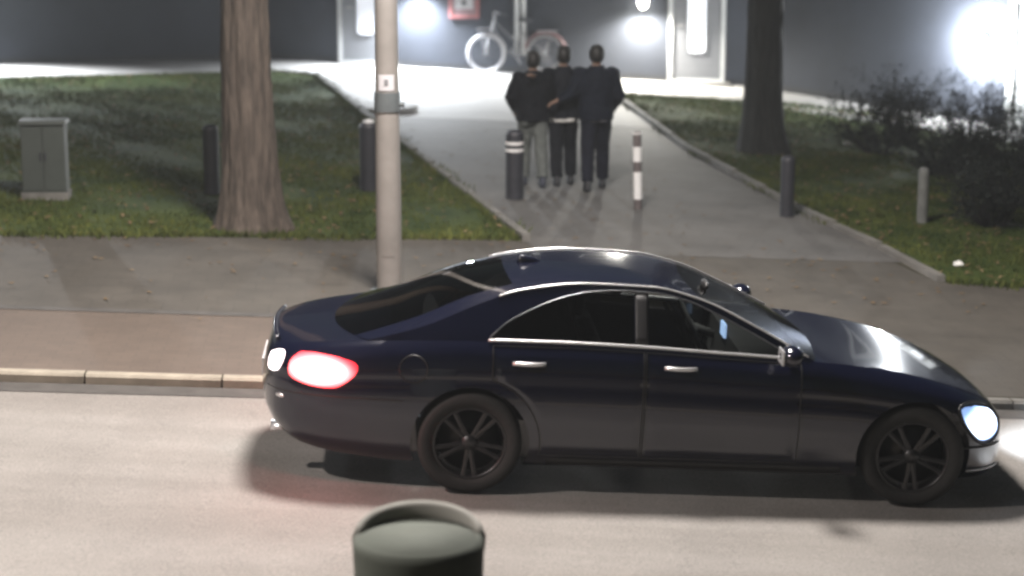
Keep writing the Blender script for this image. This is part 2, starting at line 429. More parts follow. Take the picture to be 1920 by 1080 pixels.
m_dpane = emit_mat("lit_hall_pane", (0.85, 0.88, 0.95), 0.55)
m_dpane2 = emit_mat("bright_hall_pane", (0.92, 0.95, 1.0), 1.1)
def door(s0, s1, T, N, O, pane, panel, wide_frame=0.07, win=True):
    """door set in a wall: frame, leaf, tall window with a rounded foot, handle"""
    ang = math.atan2(T.y, T.x); H = 2.12; gg = gz((O + T * (s0 + s1) / 2).x); z0 = GB + .04 + gg
    def bx(mb, sa, sb, d0, d1, za, zb):
        c = O + T * ((sa + sb) / 2) + N * ((d0 + d1) / 2); mb.box((c.x, c.y, (za + zb) / 2), (sb - sa, d1 - d0, zb - za), ang)
    lf = MB(); bx(lf, s0 + wide_frame, s1 - wide_frame, 0.004, 0.03, z0 + 0.05, z0 + H - 0.05); leaf = lf.build("door", panel, bld)
    fr = MB(); bx(fr, s0, s0 + wide_frame, 0.004, 0.06, z0, z0 + H); bx(fr, s1 - wide_frame, s1, 0.004, 0.06, z0, z0 + H)
    bx(fr, s0 + wide_frame, s1 - wide_frame, 0.004, 0.055, z0 + H - wide_frame, z0 + H); bx(fr, s0 + wide_frame, s1 - wide_frame, 0.004, 0.055, z0, z0 + 0.05)
    fr.build("frame", m_white, leaf)
    if win:
        w = (s1 - s0) * 0.34 / 2; sc_ = (s0 + s1) / 2; zb = z0 + 0.52; zt = z0 + 1.85
        pts = []
        for i in range(13):
            a = math.pi + math.pi * i / 12; pts.append((sc_ + w * math.copysign(abs(math.cos(a)) ** .55, math.cos(a)), zb + 0.13 + 0.13 * math.copysign(abs(math.sin(a)) ** .55, math.sin(a))))
        for i in range(7):
            a = math.pi * i / 6; pts.append((sc_ + w * math.copysign(abs(math.cos(a)) ** .55, math.cos(a)), zt + 0.1 * math.sin(a)))
        v = []
        for d in (0.026, 0.037):
            for (s_, z_) in pts: p = O + T * s_ + N * d; v.append((p.x, p.y, z_))
        n = len(pts); mb = MB(); mb.add(v, [tuple(range(n)), tuple(range(n, 2 * n))] + [(i, (i + 1) % n, n + (i + 1) % n, n + i) for i in range(n)])
        mb.build("pane", pane, leaf)
        gk = MB(); gk.tube([v[n + i] for i in range(n)] + [v[n]], 0.011, 6); gk.build("pane_gasket", m_plinth, leaf)
    hd = MB(); p = O + T * (s0 + wide_frame + 0.09) + N * 0.07; p2 = p + T * 0.11
    hd.tube([(p.x, p.y, z0 + 1.03), (p2.x, p2.y, z0 + 1.03)], 0.012, 8); q = p - N * 0.035; hd.tube([(q.x, q.y, z0 + 1.03), (p.x, p.y, z0 + 1.03)], 0.014, 8); hd.build("handle", m_metal, leaf)
    st = MB(); bx(st, s0 - 0.1, s1 + 0.1, 0.013, 0.32, z0 - .12, z0); st.build("step", m_edge, bld)
    return leaf
tag(door(1.40, 2.44, MAINT, MAINN, B0, m_dpane, m_doorgrey), "grey door with a dim white window behind the lamp post")
tag(door(7.47, 8.50, MAINT, MAINN, B0, m_dpane2, m_doorgrey), "grey door with a brightly lit window beside the dark tree")
tag(door(5.62, 6.75, WINGT, WINGN, C0, m_dpane2, m_white, 0.12), "white door under the right wall lamp")
# pale twin rain pipes on the main wing
for ds in (0.0, 0.12):
    pp = MB(); p = B0 + MAINT * (4.70 + ds) + MAINN * 0.055
    pp.tube([(p.x, p.y, 0.42), (p.x, p.y, WH)], 0.042, 12); pp.build("rain_pipe", m_white, bld, True)
for z in (0.75, 2.2, 3.9): p = B0 + MAINT * 4.76 + MAINN * 0.03; br = MB(); br.box((p.x, p.y, z), (0.26, 0.06, 0.03), math.atan2(MAINT.y, MAINT.x)); br.build("pipe_bracket", m_metal, bld)
# upper storey windows
m_dark_pane = mat("dark_pane", (0.015, 0.017, 0.022), 0.08)
def upper_window(s, T, N, O):
    ang = math.atan2(T.y, T.x); p = O + T * s + N * 0.03
    w = MB()
    for dx, dz, lx, lz in ((-.62, 0, .07, 1.3), (.62, 0, .07, 1.3), (0, .62, 1.17, .07), (0, -.62, 1.17, .07), (0, 0, .05, 1.17)):
        q = p + T * dx; w.box((q.x, q.y, 4.1 + dz), (lx, .06, lz), ang)
    f = w.build("window", m_white, bld)
    g = MB(); q = O + T * s + N * 0.012; g.box((q.x, q.y, 4.1), (1.17, .012, 1.17), ang); g.build("pane", m_dark_pane, f)
for s in (1.9, 3.9, 7.0): upper_window(s, MAINT, MAINN, B0)
for s in (2, 5, 8.5): upper_window(s, WINGT, WINGN, C0)
for s in (2.5, 6, 9.5): upper_window(s, LEFTT, LEFTN, B0)

# wall lamps
m_bulb = emit_mat("lamp_glass", (1.0, 0.97, 0.9), 40)
def wall_lamp(s, flood, z, T, N, O, power, color, label, cone=128):
    p = O + T * s + N * 0.0; t = thing("wall_lamp", label, "wall lamp", (p.x, p.y, z + GB + gz(p.x)), math.atan2(T.y, T.x) if N.dot(Vector((T.y, -T.x))) > 0 else math.atan2(-T.y, -T.x), "wall lamps on the building")
    # local x along wall, -y out of the wall
    sgn = -1
    b = MB(); b.rings([(0, 0, -.02, .001, .001)], 3) if False else None
    bp = MB(); bp.box((0, sgn * 0.02, 0), (0.18, 0.035, 0.26)); bp.build("back_plate", m_plinth, t)
    g = MB(); g.ball((0, sgn * 0.105, 0), (.085, .07, .12), 16, 10); g.build("glass_globe", m_bulb, t, True)
    if flood: cg = MB(); cg.box((0, sgn * 0.10, 0.135), (0.2, 0.17, 0.02)); cg.build("hood", m_plinth, t)
    ld = bpy.data.lights.new("lamp_light", 'SPOT' if flood else 'POINT'); ld.energy = power; ld.color = color; ld.shadow_soft_size = 0.08
    lo = bpy.data.objects.new("lamp_light", ld); COL.objects.link(lo); lo.parent = t; lo.location = (0, -0.24 if flood else -.27, -0.03)
    if flood: ld.spot_size = rad(cone); ld.spot_blend = 0.75; lo.rotation_euler = (rad(-flood), 0, 0)
    return t
wall_lamp(2.90, 29, 1.62, MAINT, MAINN, B0, 3000, (0.9, 0.95, 1.0), "wall lamp between the lamp post and the red framed notice", 142)
wall_lamp(7.00, 30, 1.45, MAINT, MAINN, B0, 1700, (1.0, 0.96, 0.86), "wall lamp left of the brightly lit door", 165)
wall_lamp(5.15, 0, 1.32, WINGT, WINGN, C0, 1300, (0.93, 0.97, 1.0), "glaring wall lamp left of the white door, rightmost of three")
wall_lamp(5.9, 45, 1.9, LEFTT, LEFTN, B0, 2400, (0.93, 0.97, 1.0), "wall lamp on the left wing, out of view to the left")

# red framed notice
m_red = mat("red_frame", (0.30, 0.11, 0.11), 0.5, vary=0.1)
m_sign = mat("sign_white", (0.55, 0.55, 0.57), 0.5, vary=0.05)
m_ink = mat("sign_ink", (0.05, 0.05, 0.055), 0.6)
p = B0 + MAINT * 3.73
sg = thing("notice_sign", "red framed white notice with a dark pictogram on the wall", "sign", (p.x, p.y, GB + gz(p.x) + .20), math.atan2(MAINT.y, MAINT.x)); sg.scale = (.82, 1, .82)
f = MB()
for dx, dz, lx, lz in ((-.31, 0, .06, .66), (.31, 0, .06, .66), (0, .30, .56, .06), (0, -.30, .56, .06)): f.box((dx, -0.025, 1.27 + dz), (lx, .04, lz))
f.build("frame", m_red, sg)
bk = MB(); bk.box((0, -0.012, 1.27), (.56, .02, .54)); bk.build("backing", mat("sign_backing", (0.22, 0.15, 0.16), 0.6), sg)
pn = MB(); pn.box((0, -0.028, 1.30), (.40, .012, .30)); pn.build("panel", m_sign, sg)
pc = MB(); pc.tube([(0, -0.034, 1.355), (0, -0.040, 1.355)], 0.032, 16); pc.tube([(0, -0.034, 1.27), (0, -0.040, 1.27)], 0.052, 16); pc.build("pictogram", m_ink, sg)

# round pale slab at the head of the path
ds = MB(); ds.rings([(0, 0, 0, .46, .46), (0, 0, .05, .46, .46), (0, 0, .065, .44, .44)], 32)
o = ds.build("stone_slab", m_strip); o.location = (-1.9, 30.9, GB + .012 + gz(-1.9)); tag(o, "round pale stone slab on the path behind the lamp post", "slab")

# ------------------------------------------------------------------ trees
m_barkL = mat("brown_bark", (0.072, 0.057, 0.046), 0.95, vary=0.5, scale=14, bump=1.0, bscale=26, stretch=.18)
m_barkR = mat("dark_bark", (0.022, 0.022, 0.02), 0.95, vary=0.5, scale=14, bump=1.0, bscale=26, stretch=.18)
def tree(label, loc, r0, lean, m, seed, H=7.0):
    rnd = random.Random(seed)
    t = thing("tree", label, "tree", (loc[0], loc[1], GB + gz(loc[0])), 0, "street trees on the lawns")
    n = 72; nz = 110; v = []; f = []; ph = [rnd.uniform(0, 6.28) for _ in range(6)]
    for i in range(nz):
        z = -0.1 + (H + .1) * (i / (nz - 1)) ** 1.35
        r = r0 * (1 - 0.35 * max(0, z) / H) + r0 * 0.55 * math.exp(-max(0, z) / 0.32)
        cx, cy = lean[0] * z + .03 * math.sin(z * 1.1 + seed), lean[1] * z
        for k in range(n):
            a = 2 * math.pi * k / n
            rr = r * (1 + .045 * math.sin(a * 5 + seed + .4 * z) + .03 * math.sin(a * 9 + z * 2.2) + .10 * math.exp(-max(0, z) / .3) * math.sin(a * 4 + seed)) + .011 * abs(math.sin(a * 11 + ph[0] + 1.3 * math.sin(z * 2.1 + ph[1]))) + .008 * math.sin(a * 17 + ph[2] + 2 * math.sin(z * 3.7 + ph[3])) * math.sin(z * 6 + a * 3 + ph[4]) + rnd.uniform(-.004, .004)
            v.append((cx + rr * math.cos(a), cy + rr * math.sin(a), z))
    for i in range(nz - 1):
        for k in range(n): a = i * n + k; b = i * n + (k + 1) % n; f.append((a, b, b + n, a + n))
    f.append(tuple((nz - 1) * n + k for k in range(n)))
    mb = MB(); mb.add(v, f); mb.build("trunk", m, t, True)
    cr = MB(); top = Vector((lean[0] * H, lean[1] * H, H))
    def branch(p, d, L, r, lv):
        pts = [p]; rs = [r]; q = p.copy()
        for i in range(4):
            d = (d + Vector((rnd.uniform(-.25, .25), rnd.uniform(-.25, .25), rnd.uniform(-.02, .16)))).normalized(); q = q + d * (L / 4); pts.append(q.copy()); rs.append(r * (1 - .17 * (i + 1)))
        cr.tube(pts, rs, 5 if lv else 8)
        if lv < 3:
            for i in range(3 if lv else 4):
                k = rnd.choice((2, 3, 4)); dd = (d + Vector((rnd.uniform(-1, 1), rnd.uniform(-1, 1), rnd.uniform(-.3, .6))) * .8).normalized()
                branch(pts[k], dd, L * rnd.uniform(.55, .75), rs[k] * .65, lv + 1)
    for i in range(6):
        a = i * 1.05 + rnd.uniform(-.3, .3); branch(top - Vector((0, 0, rnd.uniform(.05, 1.2))), Vector((math.cos(a), math.sin(a), 1.1)).normalized(), rnd.uniform(1.8, 2.6), r0 * .42, 0)
    cr.build("crown", m, t, True)
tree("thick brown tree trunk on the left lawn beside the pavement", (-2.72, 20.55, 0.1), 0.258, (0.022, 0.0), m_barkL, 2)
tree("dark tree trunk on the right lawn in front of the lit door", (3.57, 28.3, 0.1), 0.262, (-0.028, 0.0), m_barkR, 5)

# ------------------------------------------------------------------ street lamp
m_pole = mat("grey_post", (0.23, 0.215, 0.2), 0.6, vary=0.14, scale=3, bump=0.08, bscale=90)
m_band = mat("dark_band", (0.1, 0.115, 0.12), 0.6, vary=0.15, scale=8)
sl = thing("street_lamp", "grey street lamp post standing behind the car on the pavement", "street lamp", (-1.10, 17.75, GB + gz(-1.1)))
pl = MB(); pl.tube([(0, 0, 0), (0, 0, .05), (0, 0, 1.0), (0, 0, 2.6), (0, 0, 7.2)], [.118, .116, .112, .100, .07], 24); pl.build("post", m_pole, sl, True)
ar = MB(); ar.tube([(0, 0, 6.9), (.05, -.15, 7.3), (.27, -.8, 7.6), (.6, -1.8, 7.75), (.77, -2.3, 7.76)], [.05, .048, .045, .04, .04], 12); ar.build("arm", m_pole, sl, True)
hd = MB(); hd.box((.88, -2.64, 7.80), (0.30, 0.75, 0.09), rad(18), .8); hd.build("lamp_head", m_band, sl)
ln = MB(); ln.box((.88, -2.64, 7.745), (0.22, 0.6, 0.02), rad(18)); ln.build("lens", emit_mat("street_lens", (1.0, 0.86, 0.68), 60), sl)
ft = MB(); ft.tube([(0, 0, 0.0), (0, 0, .03)], .17, 24); ft.build("base_plate", m_band, sl)
stz = MB()
v = []
for i in range(9):
    a = rad(-90 - 38 + 76 * i / 8)
    for z in (1.83, 1.97): v.append((.1105 * math.cos(a), .1105 * math.sin(a), z))
stz.add(v, [(2 * i, 2 * i + 2, 2 * i + 3, 2 * i + 1) for i in range(8)]); stz.build("sticker", m_sign, sl)
smk = MB(); smk.box((0.0, -.112, 1.905), (.035, .006, .05)); smk.build("sticker_mark", mat("sticker_ink", (0.2, 0.2, 0.21), .6), sl)
bd = MB(); bd.tube([(0, 0, 1.64), (0, 0, 1.81)], .1145, 24); bd.build("clamp_band", m_band, sl, False)
bl = MB(); bl.tube([(0.10, -.02, 1.70), (0.15, -.03, 1.70)], .022, 8); bl.build("clamp_bolt", m_band, sl)
hb = MB()
v = []
for i in range(7):
    a = rad(-90 - 30 + 60 * i / 6)
    for z in (.35, .85): v.append((.1165 * math.cos(a), .1165 * math.sin(a), z))
hb.add(v, [(2 * i, 2 * i + 2, 2 * i + 3, 2 * i + 1) for i in range(6)]); hb.build("hatch", m_pole, sl)
def lamp_light(parent, loc, power, color, size, spot=150):
    ld = bpy.data.lights.new("lamp_light", 'SPOT'); ld.energy = power; ld.color = color; ld.spot_size = rad(spot); ld.spot_blend = 0.7; ld.shadow_soft_size = size
    lo = bpy.data.objects.new("lamp_light", ld); COL.objects.link(lo); lo.parent = parent; lo.location = loc
    return lo
lamp_light(sl, (.88, -2.64, 7.68), 7600, (1.0, 0.925, 0.87), 0.8)

# street lamp on our own side of the street, left of the view
s2 = thing("street_lamp", "street lamp post on the near pavement, out of view to the left", "street lamp", (-6.2, 7.6, GB + gz(-6.2)), rad(180))
pl = MB(); pl.tube([(0, 0, 0), (0, 0, 1.0), (0, 0, 6.4)], [.11, .105, .07], 20); pl.build("post", m_pole, s2, True)
ar = MB(); ar.tube([(0, 0, 6.2), (0, -.3, 6.55), (0, -1.0, 6.6)], [.05, .045, .04], 10); ar.build("arm", m_pole, s2, True)
hd = MB(); hd.box((0, -1.3, 6.64), (0.30, 0.7, 0.09), 0, .8); hd.build("lamp_head", m_band, s2)
ln = MB(); ln.box((0, -1.3, 6.585), (0.22, 0.55, 0.02)); ln.build("lens", MATS["street_lens"], s2)
lamp_light(s2, (0, -1.3, 6.5), 3200, (1.0, 0.90, 0.84), 0.2, 165)

# ------------------------------------------------------------------ bollards and posts
m_boll = mat("dark_bollard", (0.022, 0.023, 0.03), 0.55, vary=0.2, scale=6)
m_wband = mat("white_reflector", (0.7, 0.7, 0.7), 0.4)
m_postgrey = mat("weathered_post", (0.12, 0.125, 0.12), 0.8, vary=0.25, scale=8)
def bollard(label, loc, r, h, m, bands=(), cap=None, lean=(0, 0)):
    t = thing("bollard", label, "bollard", (*loc, GB + .008 + gz(loc[0])), 0, "bollards around the path mouth")
    t.rotation_euler = (lean[1], lean[0], 0)
    b = MB(); b.rings([(0, 0, 0, r, r), (0, 0, h - .05, r, r), (0, 0, h - .015, r * .86, r * .86), (0, 0, h, r * .5, r * .5)], 20); b.build("shaft", m, t, False)
    for (z0, z1, mm) in bands:
        q = MB(); q.rings([(0, 0, z0, r + .004, r + .004), (0, 0, z1, r + .004, r + .004)], 20); q.build("band", mm, t)
    if cap:
        q = MB(); q.rings([(0, 0, h - .02, r * .62, r * .62), (0, 0, h + .02, r * .55, r * .55), (0, 0, h + .035, r * .2, r * .2)], 16); q.build("cap", cap, t, True)
bollard("dark bollard with a white cap left of the lamp post", (-1.66, 23.25), .11, .80, m_boll, cap=m_wband)
bollard("dark bollard with two thin white bands next to the walking group", (0.03, 23.2), .105, .80, m_boll, bands=((.555, .59, m_wband), (.635, .67, m_wband)))
bollard("short dark bollard at the right edge of the path below the tree", (3.16, 22.9), .082, .70, m_boll)
bollard("dark bollard half hidden left of the thick brown trunk", (-3.38, 22.5), .09, .78, m_boll)
bollard("thin grey weathered post in front of the shrubs", (4.72, 22.9), .062, .64, m_postgrey)
m_pgrey = mat("faded_band", (0.10, 0.085, 0.085), 0.6, vary=0.2)
bollard("slim post with white and dark bands right of the walking group", (1.45, 22.9), .048, .90, m_pgrey,
        bands=((.115, .43, m_wband), (.55, .72, m_wband), (.865, .885, m_wband)), lean=(rad(-1.5), 0))

# utility cabinet far left
cb = thing("utility_cabinet", "grey utility cabinet on the lawn at the far left", "cabinet", (-5.06, 21.7, GB + gz(-5.06)), rad(4)); cb.scale = (.86, .86, .88)
m_cab = mat("cabinet_grey", (0.042, 0.05, 0.045), 0.6, vary=0.1, scale=3)
q = MB(); q.box((0, 0, .05), (.58, .34, .1)); q.build("base", m_edge, cb)
q = MB(); q.box((0, 0, .52), (.54, .30, .84)); q.build("body", m_cab, cb)
q = MB(); q.box((0, 0, .965), (.60, .36, .045), 0, .95); q.build("lid", m_cab, cb)
for sx in (-1, 1):
    q = MB(); q.box((sx * .132, -.156, .52), (.25, .014, .78)); dd = q.build("door", m_cab, cb)
    q = MB(); q.box((sx * .03, -.170, .55), (.02, .018, .1)); q.build("handle", m_boll, dd)

# ------------------------------------------------------------------ shrubs
m_twig = mat("dark_twig", (0.028, 0.026, 0.028), 0.9, vary=0.4, scale=9, spec=0.08)
m_bleaf = mat("dark_leaf", (0.018, 0.022, 0.020), 0.75, vary=0.5, scale=9, spec=0.08)
def shrub(label, loc, R, H, seed, stems=46):
    rnd = random.Random(seed); t = thing("shrub", label, "shrub", (*loc, GB + gz(loc[0])), 0, "bare shrubs on the right lawn")
    st = MB(); lv = MB()
    def twig(p, d, L, r, lev):
        pts = [p]; q = p.copy(); rs = [r]
        for i in range(3):
            d = (d + Vector((rnd.uniform(-.28, .28), rnd.uniform(-.28, .28), rnd.uniform(-.12, .12)))).normalized(); q = q + d * L / 3; pts.append(q.copy()); rs.append(r * (1 - .22 * (i + 1)))
        st.tube(pts, rs, 3, False)
        if lev < 3:
            for _ in range(3): 
                k = rnd.choice((1, 2, 3)); dd = (d + Vector((rnd.uniform(-1, 1), rnd.uniform(-1, 1), rnd.uniform(-.4, .5))) * .75).normalized(); twig(pts[k], dd, L * rnd.uniform(.45, .7), rs[k] * .65, lev + 1)
        else:
            for _ in range(3):
                c = pts[rnd.choice((1, 2, 3))]; a = rnd.uniform(0, 6.28); r_ = rnd.uniform(.012, .028); n = Vector((rnd.uniform(-1, 1), rnd.uniform(-1, 1), rnd.uniform(-1, 1))).normalized(); u = n.orthogonal().normalized(); w = n.cross(u)
                lv.add([c + u * r_, c + w * r_ * .5, c - u * r_, c - w * r_ * .5], [(0, 1, 2, 3)])
    for i in range(stems):
        a = rnd.uniform(0, 6.28); b = rnd.uniform(0, 1) ** .6
        twig(Vector((math.cos(a) * .18 * b * R, math.sin(a) * .18 * b * R, -.02)), Vector((math.cos(a) * b * R / H * 1.1, math.sin(a) * b * R / H * 1.1, 1)).normalized(), H * rnd.uniform(.5, .75), .011, 0)
    st.build("stems", m_twig, t); lv.build("leaves", m_bleaf, t)
SH = [((5.25, 28.6), .75, .85, "small bare shrub nearest the dark tree"), ((5.95, 30.6), .9, .95, "bare shrub by the paving strip at the back of the bed"),
      ((6.9, 29.9), 1.0, 1.0, "bare shrub at the back below the right wall lamp"), ((5.75, 26.9), 1.0, 1.0, "bushy bare shrub in the middle of the shrub bed"),
      ((7.0, 27.8), 1.1, 1.05, "bushy bare shrub cut by the right picture edge, behind the others"), ((5.95, 24.9), 1.0, .95, "bare shrub behind the thin grey post"),
      ((6.45, 23.6), 1.1, .95, "dense bare shrub at the right picture edge, front row"), ((5.55, 22.9), .75, .65, "low bare shrub right of the thin grey post")]
for i, (loc, R, H, lab) in enumerate(SH): shrub(lab, loc, R, H, 40 + i)
m_paper = mat("paper_scrap", (0.7, 0.7, 0.68), 0.7)
def scrap(loc, s, lab):
    q = MB(); q.add([(-.5 * s, -.3 * s, 0), (.5 * s, -.35 * s, .1 * s), (.4 * s, .35 * s, .35 * s), (-.45 * s, .3 * s, .2 * s), (0, 0, .5 * s)], [(0, 1, 4), (1, 2, 4), (2, 3, 4), (3, 0, 4), (3, 2, 1, 0)])
    o = q.build("paper_scrap", m_paper); o.location = (*loc, GB + .03 + gz(loc[0])); tag(o, lab, "litter", "paper scraps on the right lawn")
scrap((4.90, 29.3), .11, "white scrap lying in the grass by the shrubs")
scrap((4.57, 20.28), .10, "small pale scrap on the lawn corner by the pavement")

# ------------------------------------------------------------------ litter bin in the near foreground
m_bin = mat("dark_green_bin", (0.085, 0.098, 0.082), 0.85, vary=0.15, scale=4)
m_lid = mat("pale_bin_lid", (0.24, 0.24, 0.22), 0.85, vary=0.1, scale=4)
bn = thing("litter_bin", "dark green round litter bin with a pale arched hood in the near foreground", "bin", (-0.42, 8.62, GB + .02))
q = MB(); q.rings([(0, 0, 0, .25, .25), (0, 0, .05, .27, .27), (0, 0, .84, .295, .295), (0, 0, .88, .285, .285)], 36); q.build("body", m_bin, bn, True)
q = MB(); q.rings([(0, 0, .875, .275, .275), (0, 0, .885, .27, .27), (0, 0, .84, .25, .25), (0, 0, .80, .20, .20)], 36); q.build("opening", m_bin, bn, True)
q = MB(); n_ = 28; v = []
for i in range(n_ + 1):
    a = rad(8 + 164 * i / n_); e = math.sin(math.pi * i / n_) ** .5
    for (r_, z_) in ((.300, .80), (.306, .87), (.300, .87 + .075 * e), (.285, .885 + .075 * e), (.262, .875 + .06 * e), (.262, .80)): v.append((r_ * math.cos(a), r_ * math.sin(a), z_))
f = [(i * 6 + k, i * 6 + (k + 1) % 6, (i + 1) * 6 + (k + 1) % 6, (i + 1) * 6 + k) for i in range(n_) for k in range(6)] + [tuple(range(6)), tuple(n_ * 6 + k for k in range(6))]
q.add(v, f); q.build("hood", m_lid, bn, True)

# ------------------------------------------------------------------ bicycle
m_bwhite = mat("pale_tyre", (0.5, 0.5, 0.52), 0.5, vary=0.1)
m_bframe = mat("silver_frame", (0.45, 0.45, 0.48), 0.4, 0.4)
m_bpink = mat("faded_red_fender", (0.13, 0.07, 0.075), 0.5)
bp = B0 + MAINT * 4.15 + MAINN * 0.30
by = thing("bicycle", "pale city bicycle leaning against the wall by the rain pipes", "bicycle", (bp.x, bp.y, GB + .018 + gz(bp.x)), math.atan2(MAINT.y, MAINT.x) + rad(4))
by.rotation_euler.rotate_axis('X', rad(-4))
def bwheel(x, turn, m):
    w = MB(); ax = Vector((math.sin(turn), math.cos(turn), 0)); w.ring((x, 0, .355), ax, .335, .022, 40, 8); o = w.build("wheel", m, by, True)
    r = MB(); r.ring((x, 0, .355), ax, .305, .012, 40, 6); r.build("rim", m_bframe, o, True)
    s = MB(); u = Vector((math.cos(turn), -math.sin(turn), 0))
    for i in range(20):
        a = 2 * math.pi * i / 20; d = u * math.cos(a) + Vector((0, 0, 1)) * math.sin(a); s.tube([Vector((x, 0, .355)) + ax * .03 * (-1) ** i, Vector((x, 0, .355)) + d * .30], .0016, 3, False)
    s.build("spokes", m_bframe, o)
    h = MB(); h.tube([Vector((x, 0, .355)) - ax * .05, Vector((x, 0, .355)) + ax * .05], .022, 10); h.build("hub", m_bframe, o)
bwheel(0, rad(10), m_bwhite); bwheel(1.08, 0, mat("dark_tyre", (0.03, 0.03, 0.03), .8))
q = MB()
for sy in (-1, 1): q.tube([(0.0, .055 * sy, .355), (.035, .055 * sy, .62), (.085, .04 * sy, .74), (.10, 0.0, .78)], [.013, .015, .016, .018], 8)
q.tube([(.10, 0, .76), (.16, 0, 1.00)], .018, 10); q.build("fork", m_bwhite, by, True)
q = MB(); q.tube([(.13, 0, .84), (.35, 0, .42), (.55, 0, .30)], .018, 10); q.tube([(.155, 0, .93), (.55, 0, .56)], .014, 10); q.tube([(.55, 0, .30), (.66, 0, .86)], .016, 10)
for sy in (-1, 1): q.tube([(.55, .02 * sy, .30), (1.08, .06 * sy, .355)], .011, 8); q.tube([(.64, .02 * sy, .74), (1.08, .06 * sy, .355)], .010, 8)
q.build("frame", mat("dull_frame", (0.12, 0.12, 0.13), .5), by, True)
q = MB(); q.tube([(.34, -.31, 1.05), (.24, -.30, 1.08), (.15, -.14, 1.10), (.145, 0, 1.06), (.15, .14, 1.10), (.24, .30, 1.08), (.34, .31, 1.05)], .013, 8); q.tube([(.16, 0, .99), (.145, 0, 1.06)], .016, 8); hb_ = q.build("handlebar", m_bwhite, by, True)
for sy in (-1, 1): g = MB(); g.tube([(.25, .302 * sy, 1.077), (.38, .312 * sy, 1.04)], .018, 8); g.build("grip", m_boll, hb_, True)
q = MB(); q.ball((.72, 0, .95), (.14, .09, .035), 14, 7); q.build("saddle", m_boll, by, True); q = MB(); q.tube([(.655, 0, .84), (.69, 0, .94)], .015, 8); q.build("seat_post", m_white, by, True)
q = MB(); q.ring((1.08, 0, .355), (0, 1, 0), .378, .03, 20, 6, (rad(-75), rad(95)), .03); q.build("fender", m_bpink, by, True)
q = MB(); q.ring((0, 0, .355), (0, 1, 0), .372, .012, 16, 6, (rad(-10), rad(75)), .025); q.build("fender", m_bwhite, by, True)
q = MB(); q.box((-.06, 0, .80), (.22, .22, .018))
for sy in (-1, 1): q.tube([(-.14, .08 * sy, .79), (0, .06 * sy, .36)], .006, 6)
q.build("front_carrier", m_bframe, by)
q = MB(); q.tube([(.55, -.10, .30), (.55, .10, .30)], .014, 8); q.tube([(.55, -.10, .30), (.64, -.10, .16)], .01, 6); q.tube([(.55, .10, .30), (.46, .10, .44)], .01, 6); cr = q.build("crank", m_bframe, by)
for px, pz, sy in ((.64, .16, -1), (.46, .44, 1)): g = MB(); g.box((px, .15 * sy, pz), (.09, .09, .02)); g.build("pedal", m_boll, cr)
q = MB(); q.box((1.12, 0, .755), (.38, .13, .02)); q.tube([(1.2, 0, .75), (1.09, .07, .36)], .006, 6); q.tube([(1.2, 0, .75), (1.09, -.07, .36)], .006, 6); q.build("rear_carrier", m_bframe, by)

